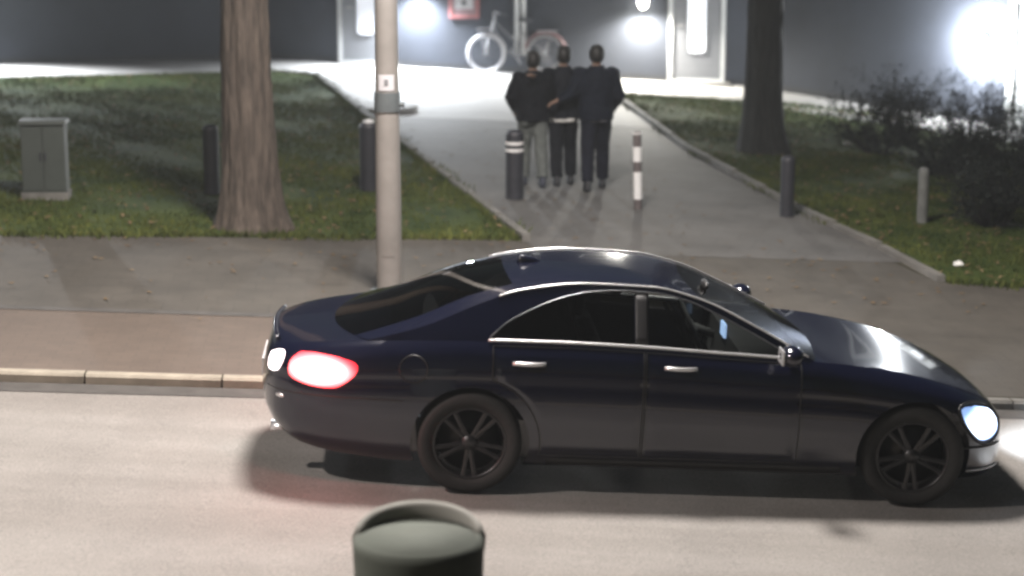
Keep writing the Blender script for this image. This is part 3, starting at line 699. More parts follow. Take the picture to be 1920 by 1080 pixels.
# ------------------------------------------------------------------ people walking away
m_skin = mat("skin", (0.26, 0.165, 0.12), 0.55, vary=0.06, scale=12)
def lerp(a, b, t): return tuple(a[i] + (b[i] - a[i]) * t for i in range(3))
def person(label, loc, rz, H, armL, armR, feet, jacket, trousers, shoe, hair, hood, hem=None, seedling=0, bulk=.055, headturn=0.0):
    k = H / 1.78
    P = thing("person", label, "person", (*loc, GB + .008 + gz(loc[0])), rz, "three people walking side by side"); P.scale = (k * 1.06, k * 1.03, k)
    # joints, facing +y
    shL, shR = (-.185, 0, 1.44), (.185, 0, 1.44)
    hips = [(-.085, 0, .93), (.085, 0, .93)]
    legs = []
    for (hp, (fx, fy, lift, kb)) in zip(hips, feet):
        an = (fx, fy, .085 + lift); kn = ((hp[0] + an[0]) / 2, (hp[1] + an[1]) / 2 + kb, .50 + lift * .4); legs.append((hp, kn, an))
    arms = [(shL, *armL), (shR, *armR)]
    def torso(mb, g, z0=.90, top=True):
        mb.rings([(0, 0, z0, .158 + g, .112 + g), (0, -.004, 1.0, .152 + g, .108 + g), (0, 0, 1.10, .150 + g, .104 + g), (0, .0, 1.22, .168 + g, .112 + g), (0, -.004, 1.34, .180 + g, .115 + g), (0, -.008, 1.42, .172 + g, .10 + g), (0, -.008, 1.475, .115 + g, .078 + g), (0, -.002, 1.51, .07 + g * .5, .065 + g * .5)], 24)
    # body: one continuous figure with head, neck, hands and fingers
    b = MB(); torso(b, -.012)
    b.tube([(0, -.005, 1.46), (0, .005, 1.58)], [.062, .056], 14)
    hx = math.sin(headturn) * .02
    b.rings([(hx, .03, 1.545, .035, .04), (hx, .022, 1.575, .056, .075), (hx, .012, 1.62, .068, .088), (hx, .005, 1.67, .074, .096), (hx, .0, 1.72, .072, .093), (hx, -.002, 1.755, .056, .072), (hx, -.003, 1.775, .025, .035)], 20)
    b.tube([(hx, .10, 1.665), (hx, .118, 1.632), (hx, .095, 1.618)], [.010, .015, .012], 8)             # nose
    b.tube([(hx - .025, .093, 1.585), (hx + .025, .093, 1.585)], .009, 6)                               # lips
    for s in (-1, 1): b.ball((hx + s * .074, -.004, 1.645), (.012, .026, .034), 10, 7); b.ball((hx + s * .03, .082, 1.665), (.016, .012, .011), 8, 6)
    for (hp, kn, an) in legs: b.tube([hp, lerp(hp, kn, .5), kn, lerp(kn, an, .35), an], [.078, .07, .052, .05, .036], 12); b.ball((an[0], an[1] + .05, an[2] - .045), (.035, .10, .032), 10, 6)
    for ai, (s, e, w) in enumerate(arms):
        b.tube([s, lerp(s, e, .5), e, lerp(e, w, .4), w], [.05, .043, .036, .034, .024], 12)
        d = (Vector(w) - Vector(e)).normalized(); side = d.cross(Vector((0, 0, 1)));
        side = side.normalized() if side.length > .1 else Vector((0, 1, 0)); nrm = side.cross(d)
        w_ = Vector(w); b.tube([w_, w_ + d * .04, w_ + d * .085], [(.026, .02), (.04, .016), (.038, .014)], 10)
        for fi, (off, ln) in enumerate(((-.030, .062), (-.010, .074), (.010, .070), (.030, .052))):
            q = w_ + d * .08 + side * off; b.tube([q, q + d * ln * .5 - nrm * .006, q + d * ln * .9 - nrm * .028], [.0085, .008, .0065], 6)
        q = w_ + d * .025 + side * .034 * (1 if ai else -1); b.tube([q, q + d * .03 + side * .022 * (1 if ai else -1), q + d * .06 + side * .026 * (1 if ai else -1)], [.011, .0095, .0075], 6)
    shell(b, "body", m_skin, P, 0.0065, 2)
    # jacket
    j = MB(); torso(j, bulk, .885)
    j.rings([(0, 0, .865, .190, .146), (0, 0, .92, .196, .152), (0, 0, .96, .190, .146)], 24)
    for ti, (s, e, w) in enumerate(arms):
        we = lerp(e, w, .97)
        j.tube([lerp(s, (0, 0, 1.36), .35), s, lerp(s, e, .5), e, lerp(e, w, .5), we], [.09, .092, .082, .074, .064, .05], 14); j.ball(s, .09, 12, 8)
    j.rings([(0, -.01, 1.44, .135, .11), (0, -.012, 1.505, .098, .094), (0, -.016, 1.545, .088, .088)], 20)        # collar
    if hood == 'down': j.ball((0, -.085, 1.475), (.10, .045, .055), 16, 9)
    if hood == 'up':
        j.rings([(0, -.012, 1.52, .085, .095), (hx, -.014, 1.60, .094, .110), (hx, -.018, 1.68, .100, .118), (hx, -.018, 1.75, .088, .104), (hx, -.016, 1.80, .045, .06)], 20)
    shell(j, "jacket", jacket, P, 0.012, 5, .022)
    # trousers
    t = MB(); t.rings([(0, 0, .84, .165, .118), (0, 0, .93, .162, .122), (0, 0, 1.0, .152, .114)], 22)
    for (hp, kn, an) in legs:
        a2 = lerp(kn, an, .93); t.tube([(hp[0], hp[1], .95), lerp(hp, kn, .25), lerp(hp, kn, .65), kn, lerp(kn, an, .4), a2], [.096, .104, .092, .084, .080, .072], 14); t.ball((hp[0] * 1.05, -.035, .88), (.095, .095, .09), 12, 8)
    shell(t, "trousers", trousers, P, 0.011, 5, .02)
    for (hp, kn, an) in legs:
        s = MB(); z = an[2] - .085; s.rings([(an[0], an[1] + .055, z - .0, .044, .135), (an[0], an[1] + .055, z + .03, .048, .138), (an[0], an[1] + .045, z + .06, .045, .115), (an[0], an[1] + .01, z + .095, .042, .068), (an[0], an[1], z + .13, .042, .05)], 16); s.build("shoe", shoe, P, True)
    if hood != 'up':
        h = MB(); h.rings([(hx, -.04, 1.59, .058, .050), (hx, -.03, 1.615, .076, .074), (hx, -.022, 1.655, .088, .100), (hx, -.012, 1.70, .093, .110), (hx, -.008, 1.745, .086, .104), (hx, -.008, 1.78, .062, .076), (hx, -.008, 1.80, .03, .04)], 18); shell(h, "hair", hair, P, .009, 2, .012)
    if hem:
        h = MB()
        z0, z1, hm = hem; g = .004
        h.rings([(0, 0, z0 - .006, .186 + g, .142 + g), (0, 0, z1, .194 + g, .150 + g)], 28); h.build("hem", hm, P, True)
    return P
m_jk1 = mat("black_jacket", (0.006, 0.0065, 0.009), 0.75, vary=0.3, scale=6, spec=0.08)
m_jk2 = mat("charcoal_jacket", (0.008, 0.009, 0.013), 0.7, vary=0.3, scale=6, spec=0.08)
m_jk3 = mat("navy_jacket", (0.007, 0.009, 0.016), 0.75, vary=0.3, scale=6, spec=0.08)
m_tr1 = mat("grey_trousers", (0.115, 0.125, 0.12), 0.85, vary=0.2, scale=9, spec=0.08)
m_tr2 = mat("black_trousers", (0.010, 0.011, 0.014), 0.85, vary=0.3, scale=9, spec=0.08)
m_tr3 = mat("dark_navy_trousers", (0.010, 0.011, 0.018), 0.85, vary=0.3, scale=9, spec=0.08)
m_shoe = mat("dark_shoe", (0.013, 0.014, 0.018), 0.5)
m_shoe2 = mat("blue_grey_shoe", (0.03, 0.035, 0.055), 0.5)
m_hair = mat("dark_hair", (0.010, 0.009, 0.008), 0.6, vary=0.3, scale=20)
WALK = rad(4)
person("person in black jacket and grey trousers walking behind the banded bollard, left of three", (0.25, 24.15), WALK, 1.62,
       ((-.285, -.01, 1.19), (-.20, .13, .98)), ((.235, .06, 1.18), (.16, .20, 1.0)), ((-.10, .16, 0, .05), (.11, -.20, .03, .06)),
       m_jk1, m_tr1, m_shoe2, m_hair, 'down', bulk=.062)
person("person in dark jacket with a pale shirt hem, middle of the three walking away", (0.62, 24.33), WALK, 1.68,
       ((-.30, -.20, 1.37), (-.40, -.405, 1.455)), ((.22, .10, 1.19), (.12, .26, 1.06)), ((-.09, -.18, .03, .06), (.11, .17, 0, .05)),
       m_jk2, m_tr2, m_shoe, m_hair, 'down', hem=(.845, .885, mat("pale_shirt", (0.62, 0.62, 0.6), .8)))
person("person in dark navy jacket with a paler waistband, right of three", (1.01, 24.15), WALK, 1.73,
       ((-.30, -.07, 1.20), (-.46, -.10, 1.13)), ((.265, -.03, 1.17), (.20, .15, .98)), ((-.12, -.24, .02, .05), (.10, .18, 0, .05)),
       m_jk3, m_tr3, m_shoe, m_hair, 'down', hem=(.868, .892, mat("grey_waistband", (0.11, 0.11, 0.125), .8)))

# ------------------------------------------------------------------ the car
def interp(tab, x):
    xs = [t[0] for t in tab]; ys = [t[1] for t in tab]; n = len(xs)
    if x <= xs[0]: return ys[0]
    if x >= xs[-1]: return ys[-1]
    d = [(ys[i + 1] - ys[i]) / (xs[i + 1] - xs[i]) for i in range(n - 1)]
    def slope(i):
        if i == 0: return d[0]
        if i == n - 1: return d[-1]
        if d[i - 1] * d[i] <= 0: return 0.0
        return 2 * d[i - 1] * d[i] / (d[i - 1] + d[i])
    for i in range(n - 1):
        if xs[i] <= x <= xs[i + 1]:
            h = xs[i + 1] - xs[i]; t = (x - xs[i]) / h
            return (2 * t ** 3 - 3 * t ** 2 + 1) * ys[i] + (t ** 3 - 2 * t ** 2 + t) * h * slope(i) + (-2 * t ** 3 + 3 * t ** 2) * ys[i + 1] + (t ** 3 - t ** 2) * h * slope(i + 1)
T_W = [(-1.29, .40), (-1.26, .54), (-1.18, .68), (-1.05, .775), (-.8, .845), (-.45, .88), (0, .895), (.5, .888), (1.4, .885), (2.2, .89), (2.76, .895), (3.0, .865), (3.18, .79), (3.30, .69), (3.38, .57), (3.43, .42)]
T_ZB = [(-1.29, .52), (-1.26, .44), (-1.18, .35), (-1.05, .27), (-.8, .22), (-.4, .19), (2.8, .18), (3.2, .17), (3.38, .19), (3.43, .27)]
T_ZS = [(-1.29, .70), (-1.26, .79), (-1.20, .845), (-1.05, .882), (-.8, .92), (-.5, .955), (0, .978), (.5, .978), (1.0, .968), (1.5, .945), (2.0, .922), (2.3, .905), (2.7, .845), (3.0, .765), (3.18, .695), (3.30, .63), (3.38, .56), (3.43, .47)]
T_WT = [(-1.29, .34), (-1.26, .44), (-1.18, .54), (-1.05, .63), (-.8, .71), (-.5, .765), (0, .80), (.5, .80), (1.5, .795), (2.1, .785), (2.4, .775), (2.76, .755), (3.0, .70), (3.18, .615), (3.30, .52), (3.38, .42), (3.43, .30)]
T_ZC = [(-1.29, .72), (-1.26, .83), (-1.22, .895), (-1.15, .90), (-1.0, .91), (-.8, .935), (-.6, .965), (2.05, .935), (2.3, .90), (2.7, .845), (3.0, .775), (3.18, .71), (3.30, .655), (3.38, .585), (3.43, .49)]
SHAPE = [(0, .90), (.06, .945), (.16, .975), (.30, .99), (.46, 1.0), (.60, .996), (.70, .985), (.76, .986), (.84, .972)]
NB, NS, NT = 5, 26, 14
def side_pt(X, v):
    w = interp(T_W, X); zb = interp(T_ZB, X); zs = interp(T_ZS, X); wt = interp(T_WT, X)
    z = zb + (zs - zb) * v
    if v <= .84: L = w * interp(SHAPE, v)
    else:
        t = (v - .84) / .16; a = w * .972; L = a + (wt - a) * (t ** 1.7)
    return L, z
def side_L(X, z):
    zb = interp(T_ZB, X); zs = interp(T_ZS, X); v = min(1, max(0, (z - zb) / (zs - zb)))
    return side_pt(X, v)[0]
TUB0, TUB1 = -.50, 2.06
def section(X):
    pts = []; zb = interp(T_ZB, X); L0 = side_pt(X, 0)[0]
    for i in range(NB): t = i / NB; pts.append((L0 * t, zb + .015 * (1 - t)))
    for i in range(NS): pts.append(side_pt(X, i / (NS - 1)))
    wt = interp(T_WT, X); zs = interp(T_ZS, X)
    if TUB0 < X < TUB1:
        fl = .42
        for i in range(1, NT + 1):
            t = i / NT
            if t < .15: pts.append((wt - .04 * t / .15, zs - .005 * t / .15))
            elif t < .5: u = (t - .15) / .35; pts.append((wt - .04 - .06 * u, zs - .005 + (fl - zs) * u))
            else: u = (t - .5) / .5; pts.append(((wt - .10) * (1 - u), fl))
    else:
        zc = interp(T_ZC, X)
        for i in range(1, NT + 1):
            t = i / NT; pts.append((wt * (1 - t), zs + (zc - zs) * (1 - (1 - t) ** 2.4)))
    return pts
XS = sorted(set([-1.29, -1.28, -1.27, -1.26, -1.25, -1.24, -1.23, -1.22, -1.21, -1.20, -1.18] + [round(-1.16 + .04 * i, 3) for i in range(0, 108)] + [3.18, 3.21, 3.24, 3.26, 3.28, 3.30, 3.32, 3.34, 3.35, 3.36, 3.37, 3.38, 3.39, 3.40, 3.41, 3.42, 3.43] + [TUB0 - .001, TUB0 + .012, TUB1 - .012, TUB1 + .001]))
XS = [x for x in XS if x <= 3.43]
car = thing("parked_car", "", "car", (-0.335, 13.07, gz(-0.335)), rad(3.4)); car.name = "car"; car.rotation_euler = (0, PITCH, rad(3.4)); car.scale = (1.028, 1.0, 1.0)
tag(car, "dark navy four door sedan with lit lights driving along the road")
m_paint = mat("navy_car_paint", (0.003, 0.0042, 0.016), 0.2, 0.1, coat=1.0, vary=0.1, scale=30)
m_trim = mat("black_trim", (0.012, 0.012, 0.013), 0.45)
m_chrome = mat("chrome", (0.86, 0.87, 0.89), 0.3, 0.75)
m_inter = mat("dark_interior", (0.02, 0.02, 0.022), 0.8, vary=0.2, scale=10)
def build_body():
    v = []; f = []; secs = [section(x) for x in XS]; n = len(secs[0]); full = 2 * n - 2
    for X, s in zip(XS, secs):
        ring = [(X, -L, z) for (L, z) in s] + [(X, L, z) for (L, z) in reversed(s[1:-1])]
        v += ring
    for i in range(len(XS) - 1):
        for k in range(full): a = i * full + k; b = i * full + (k + 1) % full; f.append((a, b, b + full, a + full))
    f.append(tuple(range(full))); o = (len(XS) - 1) * full; f.append(tuple(o + k for k in range(full)))
    me = bpy.data.meshes.new("body"); me.from_pydata(v, [], f); me.update()
    bm = bmesh.new(); bm.from_mesh(me); bmesh.ops.recalc_face_normals(bm, faces=bm.faces); bm.to_mesh(me); bm.free()
    t = bpy.data.objects.new("temporary", me); COL.objects.link(t)
    cut = MB()
    for X in (0, 2.76):
        for s in (-1, 1): cut.tube([(X, s * .60, .335), (X, s * 1.05, .335)], .365, 48)
    cme = bpy.data.meshes.new("cut"); cme.from_pydata(cut.v, [], cut.f); cme.update()
    bm = bmesh.new(); bm.from_mesh(cme); bmesh.ops.recalc_face_normals(bm, faces=bm.faces); bm.to_mesh(cme); bm.free()
    c = bpy.data.objects.new("temporary_cut", cme); COL.objects.link(c)
    md = t.modifiers.new("b", 'BOOLEAN'); md.operation = 'DIFFERENCE'; md.object = c; md.solver = 'EXACT'
    dg = bpy.context.evaluated_depsgraph_get(); res = bpy.data.meshes.new_from_object(t.evaluated_get(dg))
    bpy.data.objects.remove(t); bpy.data.objects.remove(c)
    res.name = "body"; o = link("body", res, m_paint, car, True)
    res.set_sharp_from_angle(angle=rad(38))
    return o
body = build_body()
def side_patch(name, poly_fn, m, parent, off, s, nu=14, nv=10, sharp=.006):
    """curved panel lying on the car's flank: poly_fn(u,v)->(X,z)"""
    v = []; f = []
    for i in range(nu + 1):
        for j in range(nv + 1):
            X, z = poly_fn(i / nu, j / nv); edge = i in (0, nu) or j in (0, nv)
            L = side_L(X, z) + (off if not edge else -sharp); v.append((X, s * L, z))
    for i in range(nu):
        for j in range(nv): a = i * (nv + 1) + j; f.append((a, a + 1, a + nv + 2, a + nv + 1))
    mb = MB(); mb.add(v, f); return mb.build(name, m, parent, True)
def quad(a, b, c, d):
    return lambda u, v: ((a[0] * (1 - u) + b[0] * u) * (1 - v) + (d[0] * (1 - u) + c[0] * u) * v, (a[1] * (1 - u) + b[1] * u) * (1 - v) + (d[1] * (1 - u) + c[1] * u) * v)
def rquad(a, b, c, d, k=.8):
    q = quad(a, b, c, d)
    def fn(u, v):
        x, y = 2 * u - 1, 2 * v - 1; X = x * math.sqrt(1 - k * y * y / 2); Y = y * math.sqrt(1 - k * x * x / 2)
        return q((X + 1) / 2, (Y + 1) / 2)
    return fn
def z_belt(X): return interp(T_ZS, X)
def door_fn(xa, xb, arch=None):
    def fn(u, v):
        zl = .27
        X0 = xa; X = xa + (xb - xa) * u
        zt = z_belt(X) - .02; z = zl + (zt - zl) * v
        if arch:
            cx, r = arch; dz = z - .335; xm = cx + (math.sqrt(max(0, r * r - dz * dz)) if abs(dz) < r else 0)
            X0 = max(xa, xm); X = X0 + (xb - X0) * u; zt = z_belt(X) - .02; z = zl + (zt - zl) * v
        return X, z
    return fn
for s in (-1, 1):
    fd = side_patch("front_door", door_fn(1.06, 2.02), m_paint, car, .005, s, 24, 16)
    rd = side_patch("rear_door", door_fn(.12, 1.045, (0, .43)), m_paint, car, .005, s, 24, 16)
    for d_, fn_ in ((fd, door_fn(1.06, 2.02)), (rd, door_fn(.12, 1.045, (0, .43)))):
        q = MB(); pts = []
        for i in range(80):
            t = i / 20; u, v = ((t, 0) if t < 1 else (1, t - 1) if t < 2 else (3 - t, 1) if t < 3 else (0, 4 - t)); X, z = fn_(u, v); pts.append((X, s * (side_L(X, z) + .0015), z))
        q.tube(pts + [pts[0]], .0048, 5, False); q.build("seam", m_trim, d_)
    for d_, xh in ((fd, 1.17), (rd, .24)):
        h = MB(); z = .855; pts = [(xh + .2 * i / 6, s * (side_L(xh + .2 * i / 6, z) + .008 + .022 * math.sin(math.pi * i / 6)), z + .006) for i in range(7)]
        h.tube(pts, [(.009, .013)] * 7, 8); h.build("handle", m_chrome, d_, True)
# lights
def lens_mat(name, centre, half, core, rim, s_core, s_rim):
    """lamp lens that burns out over the bulb and keeps its own colour at the rim"""
    m = bpy.data.materials.new(name); m.use_nodes = True; n = m.node_tree.nodes; l = m.node_tree.links; b = n["Principled BSDF"]
    tc = n.new("ShaderNodeTexCoord"); sx = n.new("ShaderNodeSeparateXYZ"); l.new(tc.outputs["Object"], sx.inputs[0])
    def mt(op, a, c):
        q = n.new("ShaderNodeMath"); q.operation = op
        for i, w in enumerate((a, c)):
            if isinstance(w, (int, float)): q.inputs[i].default_value = w
            else: l.new(w, q.inputs[i])
        return q.outputs[0]
    dx = mt('DIVIDE', mt('SUBTRACT', sx.outputs[0], centre[0]), half[0]); dz = mt('DIVIDE', mt('SUBTRACT', sx.outputs[2], centre[1]), half[1])
    d = mt('POWER', mt('ADD', mt('MULTIPLY', dx, dx), mt('MULTIPLY', dz, dz)), .5)
    r = n.new("ShaderNodeValToRGB"); r.color_ramp.interpolation = 'EASE'
    r.color_ramp.elements[0].position = .15; r.color_ramp.elements[0].color = (*core, 1); r.color_ramp.elements[1].position = 1.0; r.color_ramp.elements[1].color = (*rim, 1)
    k = n.new("ShaderNodeValToRGB"); k.color_ramp.interpolation = 'EASE'
    k.color_ramp.elements[0].position = .05; k.color_ramp.elements[0].color = (1, 1, 1, 1); k.color_ramp.elements[1].position = 1.05; k.color_ramp.elements[1].color = (0, 0, 0, 1)
    l.new(d, r.inputs[0]); l.new(d, k.inputs[0]); l.new(r.outputs[0], b.inputs["Emission Color"]); l.new(mt('ADD', mt('MULTIPLY', k.outputs[0], s_core), s_rim), b.inputs["Emission Strength"])
    b.inputs["Base Color"].default_value = (*rim, 1); b.inputs["Roughness"].default_value = .15; return m
m_tail = lens_mat("tail_lamp_red", (-.93, .755), (.27, .13), (1.0, .5, .47), (1.0, .03, .05), 13, .9)
m_tail2 = emit_mat("tail_lamp_white", (1.0, 0.86, 0.86), 5)
m_head = lens_mat("head_lamp", (3.22, .545), (.20, .14), (.92, .96, 1.0), (.35, .55, 1.0), 9, .9)
def light(kind, name, parent, loc, energy, color, size, rot=None, spot=None):
    ld = bpy.data.lights.new(name, kind); ld.energy = energy; ld.color = color; ld.shadow_soft_size = size
    if spot: ld.spot_size = rad(spot); ld.spot_blend = .8
    o = bpy.data.objects.new(name, ld); COL.objects.link(o); o.parent = parent; o.location = loc
    if rot: o.rotation_euler = rot
    return o
for s in (-1, 1):
    hl = side_patch("headlight", rquad((2.98, .69), (3.29, .635), (3.375, .45), (3.19, .40)), m_head, car, .012, s, 14, 10)
    rim = MB(); fn = rquad((2.965, .705), (3.30, .65), (3.386, .44), (3.185, .385)); pts = []
    for i in range(41):
        t = i / 40 * 4; u, v = ((t, 0) if t < 1 else (1, t - 1) if t < 2 else (3 - t, 1) if t < 3 else (0, 4 - t)); X, z = fn(u, v); pts.append((X, s * (side_L(X, z) + .006), z))
    rim.tube(pts, .010, 6); rim.build("bezel", m_trim, hl, True)
    light('SPOT', "beam", hl, (3.46, s * .62, .58), 420, (0.82, 0.9, 1.0), .05, (rad(90 - 12), 0, rad(-90)), 110)
    tl = side_patch("taillight", rquad((-1.09, .88), (-.625, .835), (-.80, .625), (-1.16, .675)), m_tail, car, .012, s, 14, 10)
    light('POINT', "tail_glow", tl, (-.95, s * 1.02, .76), 9, (1.0, .12, .1), .05)
    t2 = side_patch("boot_lamp", rquad((-1.245, .815), (-1.125, .86), (-1.18, .70), (-1.262, .69)), m_tail2, car, .010, s, 8, 8)
    rf = side_patch("reflector", rquad((-1.20, .575), (-1.14, .575), (-1.14, .545), (-1.20, .545)), m_chrome, car, .008, s, 4, 4)
    # bumper blades at the front
    for (xa, za, xb, zb) in ((3.02, .40, 3.36, .385), (3.12, .235, 3.38, .225)):
        q = MB(); pts = [(xa + (xb - xa) * i / 8, s * (side_L(xa + (xb - xa) * i / 8, za + (zb - za) * i / 8) + .006), za + (zb - za) * i / 8) for i in range(9)]
        q.tube(pts, .008, 6); q.build("bumper_trim", m_chrome if za < .3 else m_trim, car, True)
q = MB(); pts = [(-.36 + .085 * math.cos(a), -(side_L(-.36 + .085 * math.cos(a), .80 + .085 * math.sin(a)) + .0015), .80 + .085 * math.sin(a)) for a in [2 * math.pi * i / 32 for i in range(33)]]
q.tube(pts, .004, 5, False); q.build("fuel_flap_seam", m_trim, body)
for s in (-1, 1):
    for zc_, xa_, xb_ in ((.60, -1.25, -.42), (.56, 3.14, 3.40)):
        q = MB(); pts = [(xa_ + (xb_ - xa_) * i / 14, s * (side_L(xa_ + (xb_ - xa_) * i / 14, zc_) + .0015), zc_) for i in range(15)]
        if xa_ < 0: q.tube(pts, .0042, 5, False); q.build("bumper_seam", m_trim, body)
# sills
for s in (-1, 1):
    q = side_patch("side_skirt", quad((.45, .19), (2.33, .19), (2.33, .255), (.45, .255)), m_trim, car, .012, s, 30, 4)
# greenhouse
TOPE = [(-.66, .942), (-.29, 1.055), (.05, 1.20), (.30, 1.278), (.70, 1.325), (1.10, 1.317), (1.40, 1.255), (1.75, 1.105), (2.12, .915)]
def gl_L(X, z):
    dz = max(0, z - interp(T_ZS, X)); return interp(T_WT, X) - .55 * dz - .13 * dz * dz
def top_z(X): return interp(TOPE, X)
WIN = [(.10, 1.0), (.20, 1.085), (.34, 1.16), (.51, 1.23), (.70, 1.275), (.90, 1.29), (1.13, 1.281), (1.32, 1.243), (1.50, 1.172), (1.73, 1.064), (1.97, .938)]
def win_top(X): return interp(WIN, X)
def win_bot(X): return z_belt(X) + .014
def strip_poly(xa, xb, n=16):
    lo = [(xa + (xb - xa) * i / n, win_bot(xa + (xb - xa) * i / n)) for i in range(n + 1)]
    hi = [(xa + (xb - xa) * i / n, max(win_top(xa + (xb - xa) * i / n), win_bot(xa + (xb - xa) * i / n) + .004)) for i in range(n, -1, -1)]
    return lo + hi
REARW = strip_poly(.105, .985, 18); FRONTW = strip_poly(1.075, 1.955, 18)
n = 60; xa, xb = -.66, 2.12
OUTER = [(xa + (xb - xa) * i / n, z_belt(xa + (xb - xa) * i / n) - .004) for i in range(n + 1)] + [(xa + (xb - xa) * i / n, top_z(xa + (xb - xa) * i / n) + .0) for i in range(n - 1, 0, -1)]
def fill(outer, holes, step=.045):
    vs = []; es = []
    for P in [outer] + holes:
        o = len(vs); vs += [Vector(p) for p in P]; es += [(o + i, o + (i + 1) % len(P)) for i in range(len(P))]
    x0 = min(p[0] for p in outer); x1 = max(p[0] for p in outer); z0 = min(p[1] for p in outer); z1 = max(p[1] for p in outer)
    x = x0
    while x < x1:
        z = z0
        while z < z1:
            if in_poly(x, z, outer) and not any(in_poly(x, z, h) for h in holes): vs.append(Vector((x, z)))
            z += step
        x += step
    r = delaunay_2d_cdt(vs, es, [], 0, 1e-6); V = r[0]; F = []
    for t in r[2]:
        cx = sum(V[i][0] for i in t) / len(t); cz = sum(V[i][1] for i in t) / len(t)
        if in_poly(cx, cz, outer) and not any(in_poly(cx, cz, h) for h in holes): F.append(tuple(t))
    return [(p[0], p[1]) for p in V], F
m_glass = glass_mat("side_glass", (0.86, 0.89, 0.88)); m_glass2 = glass_mat("tinted_glass", (0.22, 0.23, 0.23)); m_wind = glass_mat("windscreen_glass", (0.5, 0.54, 0.52))
GV, GF = fill(OUTER, [REARW, FRONTW])
RV, RF = fill(REARW, []); FV, FF = fill(FRONTW, [])
for s in (-1, 1):
    mb = MB(); mb.add([(x, s * gl_L(x, z), z) for x, z in GV], GF); mb.build("pillar_frame", m_paint, car, True)
    mb = MB(); mb.add([(x, s * (gl_L(x, z) - .004), z) for x, z in RV], RF); mb.build("rear_side_window", m_glass2, car, True)
    mb = MB(); mb.add([(x, s * (gl_L(x, z) - .004), z) for x, z in FV], FF); mb.build("front_side_window", m_glass, car, True)
    q = MB(); pts = [(.09 + 1.88 * i / 30, s * (gl_L(.09 + 1.88 * i / 30, win_bot(.09 + 1.88 * i / 30)) + .006), win_bot(.09 + 1.88 * i / 30) - .004) for i in range(31)]
    q.tube(pts, [(.010, .010)] * 31, 8); q.build("belt_trim", m_chrome, car, True)
    q = MB(); pts = [(x, s * (gl_L(x, win_top(x)) + .004), win_top(x) + .006) for x in [.10 + 1.86 * i / 40 for i in range(41)]]
    q.tube(pts, .0045, 6); q.build("window_trim", mat("dull_chrome", (0.3, 0.31, 0.33), .3, 1.0), car, True)
    q = MB(); pts = [(1.03, s * (gl_L(1.03, z) + .003), z) for z in [win_bot(1.03) + (win_top(1.03) - win_bot(1.03)) * i / 6 for i in range(7)]]
    q.tube(pts, [(.040, .004)] * 7, 8); q.build("centre_pillar_cover", m_trim, car, True)
for s in (-1, 1):
    q = MB(); pts = [(x, s * (gl_L(x, top_z(x)) + .001), top_z(x) + .004) for x in [.15 + 1.92 * i / 50 for i in range(51)]]
    q.tube(pts, .0075, 6); q.build("roof_edge_glint", m_chrome, car, True)  # added chrome strip that draws the highlight along the roof edge
def cross(name, E, Cc, m, nt=24, ns=24, pw=2.3, s0=-1.0, s1=1.0):
    v = []; f = []
    for i in range(nt + 1):
        t = i / nt; e = E(t); c = Cc(t)
        for k in range(ns + 1):
            s = s0 + (s1 - s0) * k / ns; a = abs(s) ** pw
            v.append((c[0] + (e[0] - c[0]) * s * s, e[1] * s, c[1] + (e[2] - c[1]) * a))
    for i in range(nt):
        for k in range(ns): a = i * (ns + 1) + k; f.append((a, a + 1, a + ns + 2, a + ns + 1))
    mb = MB(); mb.add(v, f); return mb.build(name, m, car, True)
def edge_pt(x): z = top_z(x); return (x, gl_L(x, z), z)
RG = [(-.86, .932), (-.46, 1.10), (-.10, 1.255), (.20, 1.322)]
RO = [(.20, 1.322), (.57, 1.354), (.93, 1.348), (1.20, 1.317), (1.36, 1.277)]
WS = [(1.36, 1.277), (1.60, 1.175), (1.90, 1.045), (2.23, .902)]
def along(tab): return lambda t: (tab[0][0] + (tab[-1][0] - tab[0][0]) * t, interp(tab, tab[0][0] + (tab[-1][0] - tab[0][0]) * t))
RE = lambda t: edge_pt(-.64 + (.26 + .64) * t)
cross("rear_window", RE, along(RG), m_glass2, s0=-.80, s1=.80)
for sa, sb in ((-1, -.80), (.80, 1)): cross("rear_pillar", RE, along(RG), m_paint, ns=8, s0=sa, s1=sb)
roof = cross("roof", lambda t: edge_pt(.26 + (1.42 - .26) * t), along(RO), m_paint)
cross("windscreen", lambda t: edge_pt(1.42 + (2.10 - 1.42) * t), along(WS), m_wind)
q = MB(); q.rings([(.38, 0, 1.332, .09, .028), (.36, 0, 1.362, .06, .02), (.33, 0, 1.384, .02, .008)], 14); q.build("antenna_fin", m_paint, roof, True)
# mirrors
for s in (-1, 1):
    q = MB(); q.ball((1.93, s * .945, .985), (.075, .105, .068), 16, 10); mo = q.build("mirror", m_paint, car, True)
    q = MB(); q.tube([(1.96, s * .80, .925), (1.94, s * .88, .955)], [.03, .026], 8); q.build("mirror_arm", m_trim, mo, True)
    q = MB(); q.box((1.865, s * .95, .985), (.01, .15, .09)); q.build("mirror_glass", m_chrome, mo)
# number plate, boot lip, exhausts
q = MB(); q.box((-1.298, 0, .63), (.012, .50, .11)); q.build("number_plate", m_sign, car)
q = MB(); pts = [(-1.235 + .06 * (abs(y) / .6) ** 2, y, .895 - .03 * (abs(y) / .6) ** 2) for y in [-.46 + .92 * i / 20 for i in range(21)]]; q.tube(pts, [(.016, .010)] * 21, 8); q.build("boot_lip", m_paint, car, True)
for s in (-1, 1): q = MB(); q.tube([(-1.10, s * .50, .31), (-1.225, s * .50, .31)], [(.06, .032), (.062, .034)], 14); q.build("exhaust_tip", m_chrome, car, True)
